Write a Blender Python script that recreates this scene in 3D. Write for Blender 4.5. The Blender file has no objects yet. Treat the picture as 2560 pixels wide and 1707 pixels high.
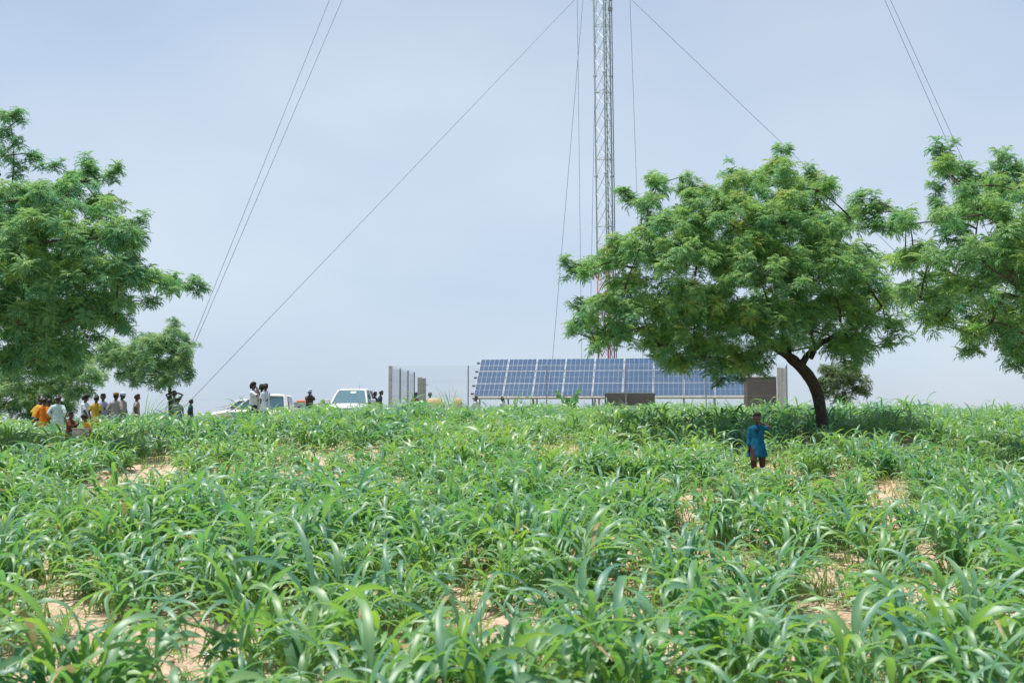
import bpy, bmesh, math, random
import numpy as np
from mathutils import Vector, Matrix

R = math.radians
rng = np.random.default_rng(11)
random.seed(5)
sc = bpy.context.scene

# ------------------------------------------------------------------ camera
CAMZ = 1.50
FPX = 2844.0
PITCH = math.atan(191.5 / FPX)
cam_d = bpy.data.cameras.new('camera')
cam_d.sensor_width = 36.0
cam_d.lens = 36.0 * FPX / 2560.0
cam_d.clip_start = 0.1
cam_d.clip_end = 6000
cam_d.dof.use_dof = True
cam_d.dof.focus_distance = 26.0
cam_d.dof.aperture_fstop = 2.6
cam = bpy.data.objects.new('camera', cam_d)
cam.location = (0, 0, CAMZ)
cam.rotation_euler = (R(90) + PITCH, 0, 0)
sc.collection.objects.link(cam)
sc.camera = cam

# ------------------------------------------------------------------ world, sun, exposure
SUN_AZ, SUN_EL = R(-72), R(76)          # azimuth measured from +Y towards +X
sdir = Vector((math.sin(SUN_AZ) * math.cos(SUN_EL), math.cos(SUN_AZ) * math.cos(SUN_EL), math.sin(SUN_EL)))
w = bpy.data.worlds.new('World')
sc.world = w
w.use_nodes = True
nt = w.node_tree
nt.nodes.clear()
out = nt.nodes.new('ShaderNodeOutputWorld')
bg = nt.nodes.new('ShaderNodeBackground')
sky = nt.nodes.new('ShaderNodeTexSky')
sky.sky_type = 'NISHITA'
sky.sun_disc = False
sky.sun_elevation = SUN_EL
sky.sun_rotation = SUN_AZ
sky.air_density = 1.0
sky.dust_density = 1.0
sky.ozone_density = 2.0
veil = nt.nodes.new('ShaderNodeTexNoise')        # thin high cloud veil
veil.inputs['Scale'].default_value = 1.6
veil.inputs['Detail'].default_value = 4
tc = nt.nodes.new('ShaderNodeTexCoord')
mp = nt.nodes.new('ShaderNodeMapping')
mp.inputs['Scale'].default_value = (1, 1, 2.2)
nt.links.new(tc.outputs['Generated'], mp.inputs['Vector'])
nt.links.new(mp.outputs['Vector'], veil.inputs['Vector'])
mr = nt.nodes.new('ShaderNodeMapRange')
mr.inputs['From Min'].default_value = 0.3
mr.inputs['From Max'].default_value = 0.7
mr.inputs['To Min'].default_value = 0.62
mr.inputs['To Max'].default_value = 1.0
nt.links.new(veil.outputs['Fac'], mr.inputs['Value'])
mix = nt.nodes.new('ShaderNodeMix')
mix.data_type = 'RGBA'
vr = nt.nodes.new('ShaderNodeValToRGB')
vr.color_ramp.elements[0].position = 0.34; vr.color_ramp.elements[1].position = 0.66
vr.color_ramp.elements[0].color = (0.585, 0.715, 0.90, 1)
vr.color_ramp.elements[1].color = (0.76, 0.86, 0.975, 1)
veil2 = nt.nodes.new('ShaderNodeTexNoise'); veil2.inputs['Scale'].default_value = 2.3; veil2.inputs['Detail'].default_value = 5; veil2.inputs['Roughness'].default_value = .45
nt.links.new(mp.outputs['Vector'], veil2.inputs['Vector'])
nt.links.new(veil2.outputs['Fac'], vr.inputs['Fac'])
vs = nt.nodes.new('ShaderNodeVectorMath'); vs.operation = 'SCALE'; vs.inputs['Scale'].default_value = 6.95
nt.links.new(vr.outputs['Color'], vs.inputs[0])
nt.links.new(vs.outputs['Vector'], mix.inputs['B'])
sep = nt.nodes.new('ShaderNodeSeparateXYZ')
nt.links.new(tc.outputs['Generated'], sep.inputs['Vector'])
hz = nt.nodes.new('ShaderNodeMapRange')           # the dusty air thins with height
hz.inputs['From Min'].default_value = 0.12; hz.inputs['From Max'].default_value = 0.55
hz.inputs['To Min'].default_value = 1.0; hz.inputs['To Max'].default_value = 0.45
nt.links.new(sep.outputs['Z'], hz.inputs['Value'])
vm = nt.nodes.new('ShaderNodeMath'); vm.operation = 'MULTIPLY'
nt.links.new(mr.outputs['Result'], vm.inputs[0]); nt.links.new(hz.outputs['Result'], vm.inputs[1])
nt.links.new(vm.outputs[0], mix.inputs['Factor'])
nt.links.new(sky.outputs['Color'], mix.inputs['A'])
nt.links.new(mix.outputs['Result'], bg.inputs['Color'])
bg.inputs['Strength'].default_value = 0.092
nt.links.new(bg.outputs['Background'], out.inputs['Surface'])

sun_d = bpy.data.lights.new('sun', 'SUN')
sun_d.energy = 3.7
sun_d.angle = R(2.5)
sun_d.color = (1.0, 0.96, 0.88)
sun = bpy.data.objects.new('sun', sun_d)
sun.rotation_euler = sdir.to_track_quat('Z', 'Y').to_euler()
sun.location = (0, 0, 60)
sc.collection.objects.link(sun)

sc.view_settings.view_transform = 'Standard'
sc.view_settings.look = 'None'
sc.view_settings.gamma = 1.0
sc.view_settings.exposure = 0.58
sc.cycles.max_bounces = 8
sc.cycles.diffuse_bounces = 4
sc.cycles.glossy_bounces = 3
sc.cycles.transmission_bounces = 6
sc.cycles.transparent_max_bounces = 8

# ------------------------------------------------------------------ projection helpers (photo pixels -> places in the world)
cp, sp = math.cos(PITCH), math.sin(PITCH)
def ray(px, py):
    u = (px - 1280.0) / FPX
    v = (853.5 - py) / FPX
    return np.array([u, cp - v * sp, sp + v * cp])
def at(px, py, D):
    r = ray(px, py)
    return np.array([r[0], r[1], r[2]]) * (D / r[1]) + np.array([0, 0, CAMZ])
S = 2560.0 / 2352.0
def at2(px, py, D):
    return at(px * S, py * S, D)

BY = [-60, 0, 6, 10, 16, 20.6, 24, 28, 34, 40, 46, 54, 62, 75, 100, 300, 1000, 6000]
BZ = [-1.2, -.72, -.54, -.30, .14, .50, .74, 1.0, 1.25, 1.40, 1.42, 1.30, 1.15, .8, 0, -8, -20, -40]
def sstep(a, b, x):
    t = np.clip((x - a) / (b - a), 0, 1)
    return t * t * (3 - 2 * t)
def g(x, y):
    x = np.asarray(x, float); y = np.asarray(y, float)
    z = (np.interp(y - 1.5, BY, BZ) + np.interp(y + 1.5, BY, BZ) + np.interp(y, BY, BZ)) / 3 + 0.0
    z = z - 0.62 * sstep(4, 17, -x) * sstep(15, 36, y)
    z = z - 0.10 * sstep(8, 25, x) * sstep(15, 36, y)
    fade = sstep(3, 8, y) * (1 - sstep(60, 90, y))
    z = z + fade * (0.05 * np.sin(x * 0.9 + 1.3 * np.sin(y * .35)) + 0.04 * np.sin(y * 1.1 + x * .4))
    return z
def gz(x, y):
    return float(g(x, y))
def to_ground(px, py):
    r = ray(px, py)
    for D in np.arange(2, 60, 0.1):
        p = r * (D / r[1])
        if p[2] + CAMZ <= gz(p[0], D):
            return p[0], D
    return None

# ------------------------------------------------------------------ material helpers
def new_mat(name):
    m = bpy.data.materials.new(name)
    m.use_nodes = True
    n = m.node_tree
    b = n.nodes['Principled BSDF']
    return m, n, b
def flat(name, col, rough=0.6, metal=0.0, spec=0.5, var=0.12, scale=8.0, bump=0.0, coat=0.0):
    m, n, b = new_mat(name)
    tcn = n.nodes.new('ShaderNodeTexCoord')
    no = n.nodes.new('ShaderNodeTexNoise')
    no.inputs['Scale'].default_value = scale
    no.inputs['Detail'].default_value = 5
    n.links.new(tcn.outputs['Object'], no.inputs['Vector'])
    cr = n.nodes.new('ShaderNodeValToRGB')
    cr.color_ramp.elements[0].position = 0.3
    cr.color_ramp.elements[1].position = 0.7
    cr.color_ramp.elements[0].color = tuple(c * (1 - var) for c in col) + (1,)
    cr.color_ramp.elements[1].color = tuple(min(1, c * (1 + var)) for c in col) + (1,)
    n.links.new(no.outputs['Fac'], cr.inputs['Fac'])
    n.links.new(cr.outputs['Color'], b.inputs['Base Color'])
    b.inputs['Roughness'].default_value = rough
    b.inputs['Metallic'].default_value = metal
    b.inputs['Specular IOR Level'].default_value = spec
    b.inputs['Coat Weight'].default_value = coat
    if bump:
        bp = n.nodes.new('ShaderNodeBump')
        bp.inputs['Strength'].default_value = bump
        bp.inputs['Distance'].default_value = 0.02
        n.links.new(no.outputs['Fac'], bp.inputs['Height'])
        n.links.new(bp.outputs['Normal'], b.inputs['Normal'])
    return m
def leaf_mat(name, ca, cb, trans_a, trans_b, rough, tmix, spec=0.5):
    """two-tone leaf colour picked per leaf by its own 'tint', part diffuse-gloss, part light passing through"""
    m, n, b = new_mat(name)
    a0 = n.nodes.new('ShaderNodeAttribute'); a0.attribute_name = 'tint'
    oi = n.nodes.new('ShaderNodeObjectInfo')
    a = n.nodes.new('ShaderNodeMath'); a.operation = 'MULTIPLY_ADD'; a.use_clamp = True
    a.inputs[1].default_value = 0.16
    n.links.new(oi.outputs['Random'], a.inputs[0]); 
    sb = n.nodes.new('ShaderNodeMath'); sb.operation = 'SUBTRACT'; sb.inputs[1].default_value = 0.08
    n.links.new(a0.outputs['Fac'], sb.inputs[0])
    tcn = n.nodes.new('ShaderNodeTexCoord'); bl = n.nodes.new('ShaderNodeTexNoise'); bl.inputs['Scale'].default_value = 22; bl.inputs['Detail'].default_value = 3
    n.links.new(tcn.outputs['Object'], bl.inputs['Vector'])
    bm_ = n.nodes.new('ShaderNodeMath'); bm_.operation = 'MULTIPLY_ADD'; bm_.inputs[1].default_value = 0.30
    n.links.new(bl.outputs['Fac'], bm_.inputs[0])
    sb2 = n.nodes.new('ShaderNodeMath'); sb2.operation = 'SUBTRACT'; sb2.inputs[1].default_value = 0.15
    n.links.new(sb.outputs[0], sb2.inputs[0]); n.links.new(sb2.outputs[0], bm_.inputs[2]); n.links.new(bm_.outputs[0], a.inputs[2])
    c1 = n.nodes.new('ShaderNodeValToRGB'); e_ = c1.color_ramp.elements
    e_[0].position = 0.0; e_[0].color = ca + (1,); e_[1].position = 0.86; e_[1].color = cb + (1,)
    e3 = e_.new(0.97); e3.color = (0.42, 0.33, 0.15, 1)
    n.links.new(a.outputs[0], c1.inputs['Fac'])
    c2 = n.nodes.new('ShaderNodeValToRGB'); e_ = c2.color_ramp.elements
    e_[0].position = 0.0; e_[0].color = trans_a + (1,); e_[1].position = 0.86; e_[1].color = trans_b + (1,)
    e3 = e_.new(0.97); e3.color = (0.42, 0.33, 0.15, 1)
    n.links.new(a.outputs[0], c2.inputs['Fac'])
    n.links.new(c1.outputs['Color'], b.inputs['Base Color'])
    b.inputs['Roughness'].default_value = rough
    b.inputs['Specular IOR Level'].default_value = spec
    tr = n.nodes.new('ShaderNodeBsdfTranslucent')
    n.links.new(c2.outputs['Color'], tr.inputs['Color'])
    mx = n.nodes.new('ShaderNodeMixShader')
    mx.inputs['Fac'].default_value = tmix
    n.links.new(b.outputs['BSDF'], mx.inputs[1])
    n.links.new(tr.outputs['BSDF'], mx.inputs[2])
    n.links.new(mx.outputs['Shader'], n.nodes['Material Output'].inputs['Surface'])
    return m

M = {}
M['millet'] = leaf_mat('millet_leaf', (0.078, 0.225, 0.185), (0.23, 0.39, 0.12), (0.15, 0.48, 0.13), (0.46, 0.72, 0.06), 0.46, 0.38, 0.9)
M['grass'] = leaf_mat('grass_blade', (0.09, 0.20, 0.05), (0.24, 0.30, 0.09), (0.16, 0.34, 0.04), (0.35, 0.42, 0.08), 0.5, 0.35)
M['neem'] = leaf_mat('neem_leaf', (0.085, 0.26, 0.17), (0.33, 0.48, 0.12), (0.13, 0.47, 0.22), (0.44, 0.66, 0.13), 0.5, 0.45)
M['neem_pale'] = leaf_mat('neem_pale_leaf', (0.15, 0.33, 0.21), (0.34, 0.46, 0.18), (0.18, 0.48, 0.22), (0.46, 0.62, 0.18), 0.5, 0.46)
M['olive'] = leaf_mat('olive_leaf', (0.07, 0.13, 0.05), (0.16, 0.22, 0.07), (0.08, 0.18, 0.04), (0.22, 0.30, 0.06), 0.5, 0.25)
M['broad'] = leaf_mat('broad_leaf', (0.10, 0.26, 0.08), (0.14, 0.32, 0.08), (0.2, 0.5, 0.05), (0.25, 0.5, 0.05), 0.4, 0.35)
M['bark'] = flat('bark', (0.075, 0.055, 0.045), 0.9, var=0.5, scale=14, bump=1.0)
M['twig'] = flat('twig', (0.10, 0.10, 0.07), 0.85, var=0.3)
M['straw'] = flat('straw', (0.33, 0.24, 0.16), 0.9, var=0.5, scale=3)
M['steel_white'] = flat('white_painted_steel', (0.56, 0.60, 0.64), 0.45, var=0.10)
M['steel_red'] = flat('red_painted_steel', (0.50, 0.055, 0.075), 0.45, var=0.15)
M['steel_grey'] = flat('galvanised_steel', (0.33, 0.35, 0.37), 0.45, 0.5, var=0.15)
M['rail'] = flat('dull_rail', (0.16, 0.17, 0.18), 0.7)
M['cable'] = flat('cable_dark', (0.09, 0.12, 0.16), 0.5, var=0.1)
M['wire'] = flat('guy_wire', (0.16, 0.19, 0.24), 0.5, 0.3)
M['mesh_wire'] = flat('fence_wire', (0.35, 0.37, 0.40), 0.5, 0.6)
M['concrete'] = flat('concrete', (0.50, 0.47, 0.42), 0.85, var=0.2, scale=6, bump=0.3)
M['alu'] = flat('aluminium_frame', (0.40, 0.43, 0.47), 0.5, 0.0, var=0.06)
M['cellline'] = flat('cell_line', (0.30, 0.36, 0.45), 0.5, var=0.03)
M['paint'] = flat('white_car_paint', (0.80, 0.81, 0.82), 0.25, var=0.03, coat=0.6)
M['glass'] = flat('tinted_car_glass', (0.10, 0.21, 0.26), 0.04, var=0.1, spec=0.9)
_n = M['glass'].node_tree.nodes['Principled BSDF']; _n.inputs['Alpha'].default_value = 0.78
M['rubber'] = flat('tyre_rubber', (0.03, 0.03, 0.03), 0.85)
M['black'] = flat('black_plastic', (0.025, 0.027, 0.03), 0.5)
M['chrome'] = flat('chrome', (0.6, 0.6, 0.62), 0.2, 1.0)
M['lens'] = flat('headlight_lens', (0.75, 0.78, 0.8), 0.08, spec=0.9)
M['seat'] = flat('car_seat_fabric', (0.10, 0.12, 0.15), 0.8)
M['paper'] = flat('white_paper', (0.85, 0.86, 0.86), 0.8, var=0.02)
M['sack'] = flat('white_sack', (0.70, 0.70, 0.70), 0.85, var=0.1, bump=0.4)
M['crate'] = flat('grey_crate', (0.42, 0.43, 0.44), 0.7, var=0.15)
M['orange_c'] = flat('orange_cloth', (0.75, 0.16, 0.05), 0.8)
M['tan'] = flat('tan_sacking', (0.56, 0.42, 0.24), 0.9, var=0.15, bump=0.4)
M['skin'] = flat('dark_skin', (0.085, 0.038, 0.026), 0.38, var=0.18, scale=10, spec=0.5)
M['hair'] = flat('black_hair', (0.010, 0.009, 0.010), 0.85, var=0.3, scale=60, bump=0.5)
M['eye'] = flat('eye_white', (0.48, 0.44, 0.40), 0.3)
M['lip'] = flat('lip', (0.16, 0.06, 0.05), 0.4)

def cloth(name, col, var=0.12, scale=5):
    return flat(name, col, 0.85, var=var * 1.4, scale=scale * 2, bump=0.9, spec=0.2)

def brick_like_mat(name, c1, c2, mort, sx):
    m, n, b = new_mat(name)
    tcn = n.nodes.new('ShaderNodeTexCoord')
    mpn = n.nodes.new('ShaderNodeMapping'); mpn.inputs['Rotation'].default_value = (R(90), 0, 0)
    br = n.nodes.new('ShaderNodeTexBrick')
    br.inputs['Color1'].default_value = c1 + (1,); br.inputs['Color2'].default_value = c2 + (1,)
    br.inputs['Mortar'].default_value = mort + (1,)
    br.inputs['Scale'].default_value = sx
    br.inputs['Mortar Size'].default_value = 0.03
    n.links.new(tcn.outputs['Object'], mpn.inputs['Vector'])
    n.links.new(mpn.outputs['Vector'], br.inputs['Vector'])
    n.links.new(br.outputs['Color'], b.inputs['Base Color'])
    b.inputs['Roughness'].default_value = 0.85
    return m
M['brown'] = brick_like_mat('brown_louvre_block', (0.075, 0.045, 0.034), (0.10, 0.062, 0.046), (0.16, 0.14, 0.12), 3.0)

# solar glass
def solar_mat():
    m, n, b = new_mat('solar_cell_glass')
    tcn = n.nodes.new('ShaderNodeTexCoord')
    vo = n.nodes.new('ShaderNodeTexVoronoi'); vo.inputs['Scale'].default_value = 18
    n.links.new(tcn.outputs['Object'], vo.inputs['Vector'])
    cr = n.nodes.new('ShaderNodeValToRGB')
    cr.color_ramp.elements[0].color = (0.042, 0.092, 0.175, 1)
    cr.color_ramp.elements[1].color = (0.056, 0.115, 0.212, 1)
    n.links.new(vo.outputs['Color'], cr.inputs['Fac'])
    n.links.new(cr.outputs['Color'], b.inputs['Base Color'])
    b.inputs['Roughness'].default_value = 0.6
    b.inputs['Specular IOR Level'].default_value = 0.05
    b.inputs['Coat Weight'].default_value = 0.45
    b.inputs['Coat Roughness'].default_value = 0.03
    return m
M['solar'] = solar_mat()

# soil
def soil_mat():
    m, n, b = new_mat('sandy_soil')
    geo = n.nodes.new('ShaderNodeNewGeometry')
    n1 = n.nodes.new('ShaderNodeTexNoise'); n1.inputs['Scale'].default_value = 0.6; n1.inputs['Detail'].default_value = 8
    n2 = n.nodes.new('ShaderNodeTexNoise'); n2.inputs['Scale'].default_value = 14; n2.inputs['Detail'].default_value = 8; n2.inputs['Roughness'].default_value = 0.7
    for q in (n1, n2):
        n.links.new(geo.outputs['Position'], q.inputs['Vector'])
    cr = n.nodes.new('ShaderNodeValToRGB')
    cr.color_ramp.elements[0].position = 0.3; cr.color_ramp.elements[1].position = 0.72
    cr.color_ramp.elements[0].color = (0.56, 0.40, 0.285, 1)
    cr.color_ramp.elements[1].color = (0.74, 0.565, 0.43, 1)
    n.links.new(n1.outputs['Fac'], cr.inputs['Fac'])
    cr2 = n.nodes.new('ShaderNodeValToRGB')
    cr2.color_ramp.elements[0].position = 0.32; cr2.color_ramp.elements[1].position = 0.6
    cr2.color_ramp.elements[0].color = (0.62, 0.58, 0.55, 1)
    cr2.color_ramp.elements[1].color = (1, 1, 1, 1)
    n.links.new(n2.outputs['Fac'], cr2.inputs['Fac'])
    mu = n.nodes.new('ShaderNodeMix'); mu.data_type = 'RGBA'; mu.blend_type = 'MULTIPLY'
    mu.inputs['Factor'].default_value = 1
    n.links.new(cr.outputs['Color'], mu.inputs['A']); n.links.new(cr2.outputs['Color'], mu.inputs['B'])
    sx = n.nodes.new('ShaderNodeSeparateXYZ'); n.links.new(geo.outputs['Position'], sx.inputs['Vector'])
    n3 = n.nodes.new('ShaderNodeTexNoise'); n3.inputs['Scale'].default_value = 0.35; n3.inputs['Detail'].default_value = 6
    n.links.new(geo.outputs['Position'], n3.inputs['Vector'])
    far = n.nodes.new('ShaderNodeMapRange'); far.inputs['From Min'].default_value = 46; far.inputs['From Max'].default_value = 56
    n.links.new(sx.outputs['Y'], far.inputs['Value'])
    ab = n.nodes.new('ShaderNodeMath'); ab.operation = 'ABSOLUTE'; n.links.new(sx.outputs['X'], ab.inputs[0])
    sd_ = n.nodes.new('ShaderNodeMapRange'); sd_.inputs['From Min'].default_value = 22; sd_.inputs['From Max'].default_value = 30
    n.links.new(ab.outputs[0], sd_.inputs['Value'])
    mxm = n.nodes.new('ShaderNodeMath'); mxm.operation = 'MAXIMUM'
    n.links.new(far.outputs['Result'], mxm.inputs[0]); n.links.new(sd_.outputs['Result'], mxm.inputs[1])
    pt = n.nodes.new('ShaderNodeMapRange'); pt.inputs['From Min'].default_value = 0.35; pt.inputs['From Max'].default_value = 0.5
    pt.inputs['To Min'].default_value = 0.6; n.links.new(n3.outputs['Fac'], pt.inputs['Value'])
    mm = n.nodes.new('ShaderNodeMath'); mm.operation = 'MULTIPLY'
    n.links.new(mxm.outputs[0], mm.inputs[0]); n.links.new(pt.outputs['Result'], mm.inputs[1])
    cov = n.nodes.new('ShaderNodeMix'); cov.data_type = 'RGBA'; cov.inputs['B'].default_value = (0.10, 0.15, 0.06, 1)   # scrub cover added beyond the crop, unseen, to cut warm bounce off the sand
    n.links.new(mm.outputs[0], cov.inputs['Factor']); n.links.new(mu.outputs['Result'], cov.inputs['A'])
    n.links.new(cov.outputs['Result'], b.inputs['Base Color'])
    b.inputs['Roughness'].default_value = 0.95
    b.inputs['Specular IOR Level'].default_value = 0.2
    bp = n.nodes.new('ShaderNodeBump'); bp.inputs['Strength'].default_value = 0.8; bp.inputs['Distance'].default_value = 0.04
    n.links.new(n2.outputs['Fac'], bp.inputs['Height'])
    n.links.new(bp.outputs['Normal'], b.inputs['Normal'])
    return m
M['soil'] = soil_mat()

# ------------------------------------------------------------------ object helpers
def link(o):
    sc.collection.objects.link(o)
    return o
def tag(o, label=None, cat=None, group=None, kind=None):
    if label: o['label'] = label
    if cat: o['category'] = cat
    if group: o['group'] = group
    if kind: o['kind'] = kind
    return o
def empty(name, loc, rz=0.0, label=None, cat=None, group=None):
    o = bpy.data.objects.new(name, None)
    o.location = loc
    o.rotation_euler = (0, 0, rz)
    o.empty_display_size = 0.2
    link(o)
    return tag(o, label, cat, group)
def mk_mesh(name, V, F, mats, tint=None, smooth=True, mi=None):
    """V (n,3), F (m,4) int"""
    V = np.asarray(V, np.float32); F = np.asarray(F, np.int32)
    me = bpy.data.meshes.new(name)
    me.vertices.add(len(V)); me.vertices.foreach_set('co', V.ravel())
    k = F.shape[1]
    me.loops.add(F.size); me.loops.foreach_set('vertex_index', F.ravel())
    me.polygons.add(len(F))
    me.polygons.foreach_set('loop_start', np.arange(0, F.size, k, dtype=np.int32))
    if mi is not None:
        me.polygons.foreach_set('material_index', np.asarray(mi, np.int32))
    if smooth:
        me.polygons.foreach_set('use_smooth', np.ones(len(F), bool))
    if tint is not None:
        a = me.attributes.new('tint', 'FLOAT', 'POINT')
        a.data.foreach_set('value', np.asarray(tint, np.float32))
    me.update(calc_edges=True)
    for m in (mats if isinstance(mats, (list, tuple)) else [mats]):
        me.materials.append(m)
    return me
def mobj(name, me, parent=None, loc=None):
    o = bpy.data.objects.new(name, me)
    if loc is not None: o.location = loc
    if parent is not None: o.parent = parent
    return link(o)
def copy_tree(o, parent=None):
    c = o.copy(); link(c)
    if parent is not None: c.parent = parent
    for ch in list(o.children):
        copy_tree(ch, c)
    return c

class G:
    """collects solid pieces of one mesh"""
    def __init__(s):
        s.v = []; s.f = []; s.n = 0
    def add(s, V, F):
        s.v.append(np.asarray(V, float)); s.f += [tuple(int(i) + s.n for i in f) for f in F]; s.n += len(V)
        return s
    def box(s, c, d, rot=None):
        c = np.asarray(c, float); h = np.asarray(d, float) / 2
        V = np.array([[x, y, z] for x in (-1, 1) for y in (-1, 1) for z in (-1, 1)], float) * h
        if rot is not None: V = V @ np.asarray(rot).T
        return s.add(V + c, [(0, 1, 3, 2), (4, 6, 7, 5), (0, 4, 5, 1), (2, 3, 7, 6), (0, 2, 6, 4), (1, 5, 7, 3)])
    def bar(s, a, b, r, n=4, r2=None):
        return s.tube([a, b], [r, r if r2 is None else r2], n)
    def tube(s, P, rad, n=8, flat=1.0, up=None, capr=False):
        V, F = tube(P, rad, n, flat, up, capr)
        return s.add(V, F)
    def mesh(s, name, mat, smooth=False, bevel=0.0):
        me = bpy.data.meshes.new(name)
        me.from_pydata(np.vstack(s.v).tolist(), [], s.f)
        me.materials.append(mat)
        if smooth:
            me.polygons.foreach_set('use_smooth', np.ones(len(me.polygons), bool))
        me.update()
        if bevel > 0:
            bm = bmesh.new(); bm.from_mesh(me)
            bmesh.ops.bevel(bm, geom=[e for e in bm.edges if e.is_manifold and e.calc_face_angle(0) > 0.5], offset=bevel, segments=2, affect='EDGES', profile=0.6)
            bm.to_mesh(me); bm.free(); me.update()
        return me
    def obj(s, name, mat, parent=None, smooth=False, bevel=0.0, loc=None):
        return mobj(name, s.mesh(name, mat, smooth, bevel), parent, loc)

def tube(P, rad, n=8, flat=1.0, up=None, capr=False):
    P = np.asarray(P, float)
    rad = np.asarray(rad, float)
    if capr:   # rounded ends
        d0 = P[0] - P[1]; d0 /= (np.linalg.norm(d0) + 1e-9)
        d1 = P[-1] - P[-2]; d1 /= (np.linalg.norm(d1) + 1e-9)
        P = np.vstack([P[0] + d0 * rad[0] * .8, P[0] + d0 * rad[0] * .45, P, P[-1] + d1 * rad[-1] * .45, P[-1] + d1 * rad[-1] * .8])
        rad = np.concatenate([[rad[0] * .35, rad[0] * .82], rad, [rad[-1] * .82, rad[-1] * .35]])
    m = len(P)
    T = np.gradient(P, axis=0)
    T /= (np.linalg.norm(T, axis=1, keepdims=True) + 1e-12)
    if up is None:
        up = np.array([0, 0, 1.0]) if abs(T[0][2]) < 0.9 else np.array([1.0, 0, 0])
    up = np.asarray(up, float)
    V = []
    u = up - T[0] * np.dot(up, T[0]); u /= (np.linalg.norm(u) + 1e-12)
    for i in range(m):
        u = u - T[i] * np.dot(u, T[i]); u /= (np.linalg.norm(u) + 1e-12)
        b = np.cross(T[i], u)
        for k in range(n):
            a = 2 * math.pi * k / n
            V.append(P[i] + rad[i] * (math.cos(a) * b + math.sin(a) * u * flat))
    F = []
    for i in range(m - 1):
        for k in range(n):
            k2 = (k + 1) % n
            F.append((i * n + k, i * n + k2, (i + 1) * n + k2, (i + 1) * n + k))
    F.append(tuple(range(n - 1, -1, -1)))
    F.append(tuple((m - 1) * n + k for k in range(n)))
    return np.array(V), F

# ------------------------------------------------------------------ ground: one sheet
def build_ground():
    ys = np.concatenate([np.arange(-20, 3, 1.0), np.arange(3, 30, 0.16), np.arange(30, 70, 0.5), np.geomspace(70, 5500, 40)])
    xs = np.concatenate([-np.geomspace(3500, 31, 24), np.arange(-30, 30.01, 0.3), np.geomspace(31, 3500, 24)])
    X, Y = np.meshgrid(xs, ys)
    Z = g(X, Y)
    near = (Y > 3) & (Y < 45) & (abs(X) < 30)
    Z = Z + near * (0.02 * (np.sin(X * 7.3 + np.sin(Y * 5.1) * 2) * np.sin(Y * 6.7 + X * 2.2)) + .012 * np.sin(X * 9.1 + Y * 3) * np.sin(Y * 14.3 + 2 * np.sin(X * 4)))
    V = np.stack([X, Y, Z], -1).reshape(-1, 3)
    nx = len(xs)
    i = np.arange(len(ys) - 1)[:, None] * nx + np.arange(nx - 1)[None, :]
    F = np.stack([i, i + 1, i + nx + 1, i + nx], -1).reshape(-1, 4)
    o = mobj('ground', mk_mesh('ground', V, F, M['soil']))
    tag(o, 'pale orange sandy soil of the sloping field', None, kind='structure')
build_ground()

# ------------------------------------------------------------------ leaves of millet
def blade(base, az, el, L, W, bend, segs, twist=0.0, wind=0.0, roll=0.0, cols=2):
    """one arching strap leaf; returns verts, quads"""
    t = np.linspace(0, 1, segs + 1)
    th = el - bend * (t ** 1.35) * 1.0
    ds = L / segs
    hx = np.concatenate([[0], np.cumsum(np.cos((th[1:] + th[:-1]) / 2) * ds)])
    hz = np.concatenate([[0], np.cumsum(np.sin((th[1:] + th[:-1]) / 2) * ds)])
    aza = az + twist * t * t
    dx = np.concatenate([[0], np.cumsum(np.diff(hx) * np.cos(aza[1:]))])
    dy = np.concatenate([[0], np.cumsum(np.diff(hx) * np.sin(aza[1:]))])
    C = np.stack([base[0] + dx + wind * t * t, base[1] + dy, base[2] + hz], -1)
    wd = W * np.minimum(1, 0.35 + 3.2 * t) * (1 - t ** 2.6) ** 0.8 + 0.002
    tw = roll + 0.35 * np.sin(t * 6 + az * 3)
    side = np.stack([-np.sin(aza) * np.cos(tw), np.cos(aza) * np.cos(tw), np.sin(tw)], -1)
    nrm = np.stack([-np.sin(th) * np.cos(aza), -np.sin(th) * np.sin(aza), np.cos(th)], -1)
    ruf = (0.05 * W * np.sin(t * 19 + az * 7))[:, None]
    if cols == 2:
        A = C + side * wd[:, None] * .5 + nrm * (wd[:, None] * .16 + ruf)
        B = C - side * wd[:, None] * .5 + nrm * (wd[:, None] * .16 - ruf)
        V = np.stack([A, C, B], 1).reshape(-1, 3)
        i = np.arange(segs)[:, None] * 3
        F = np.concatenate([i + [0, 1, 4, 3], i + [1, 2, 5, 4]], 0)
    else:
        A = C + side * wd[:, None] * .5
        B = C - side * wd[:, None] * .5
        V = np.stack([A, B], 1).reshape(-1, 3)
        i = np.arange(segs)[:, None] * 2
        F = i + np.array([0, 1, 3, 2])
    return V, F

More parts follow.
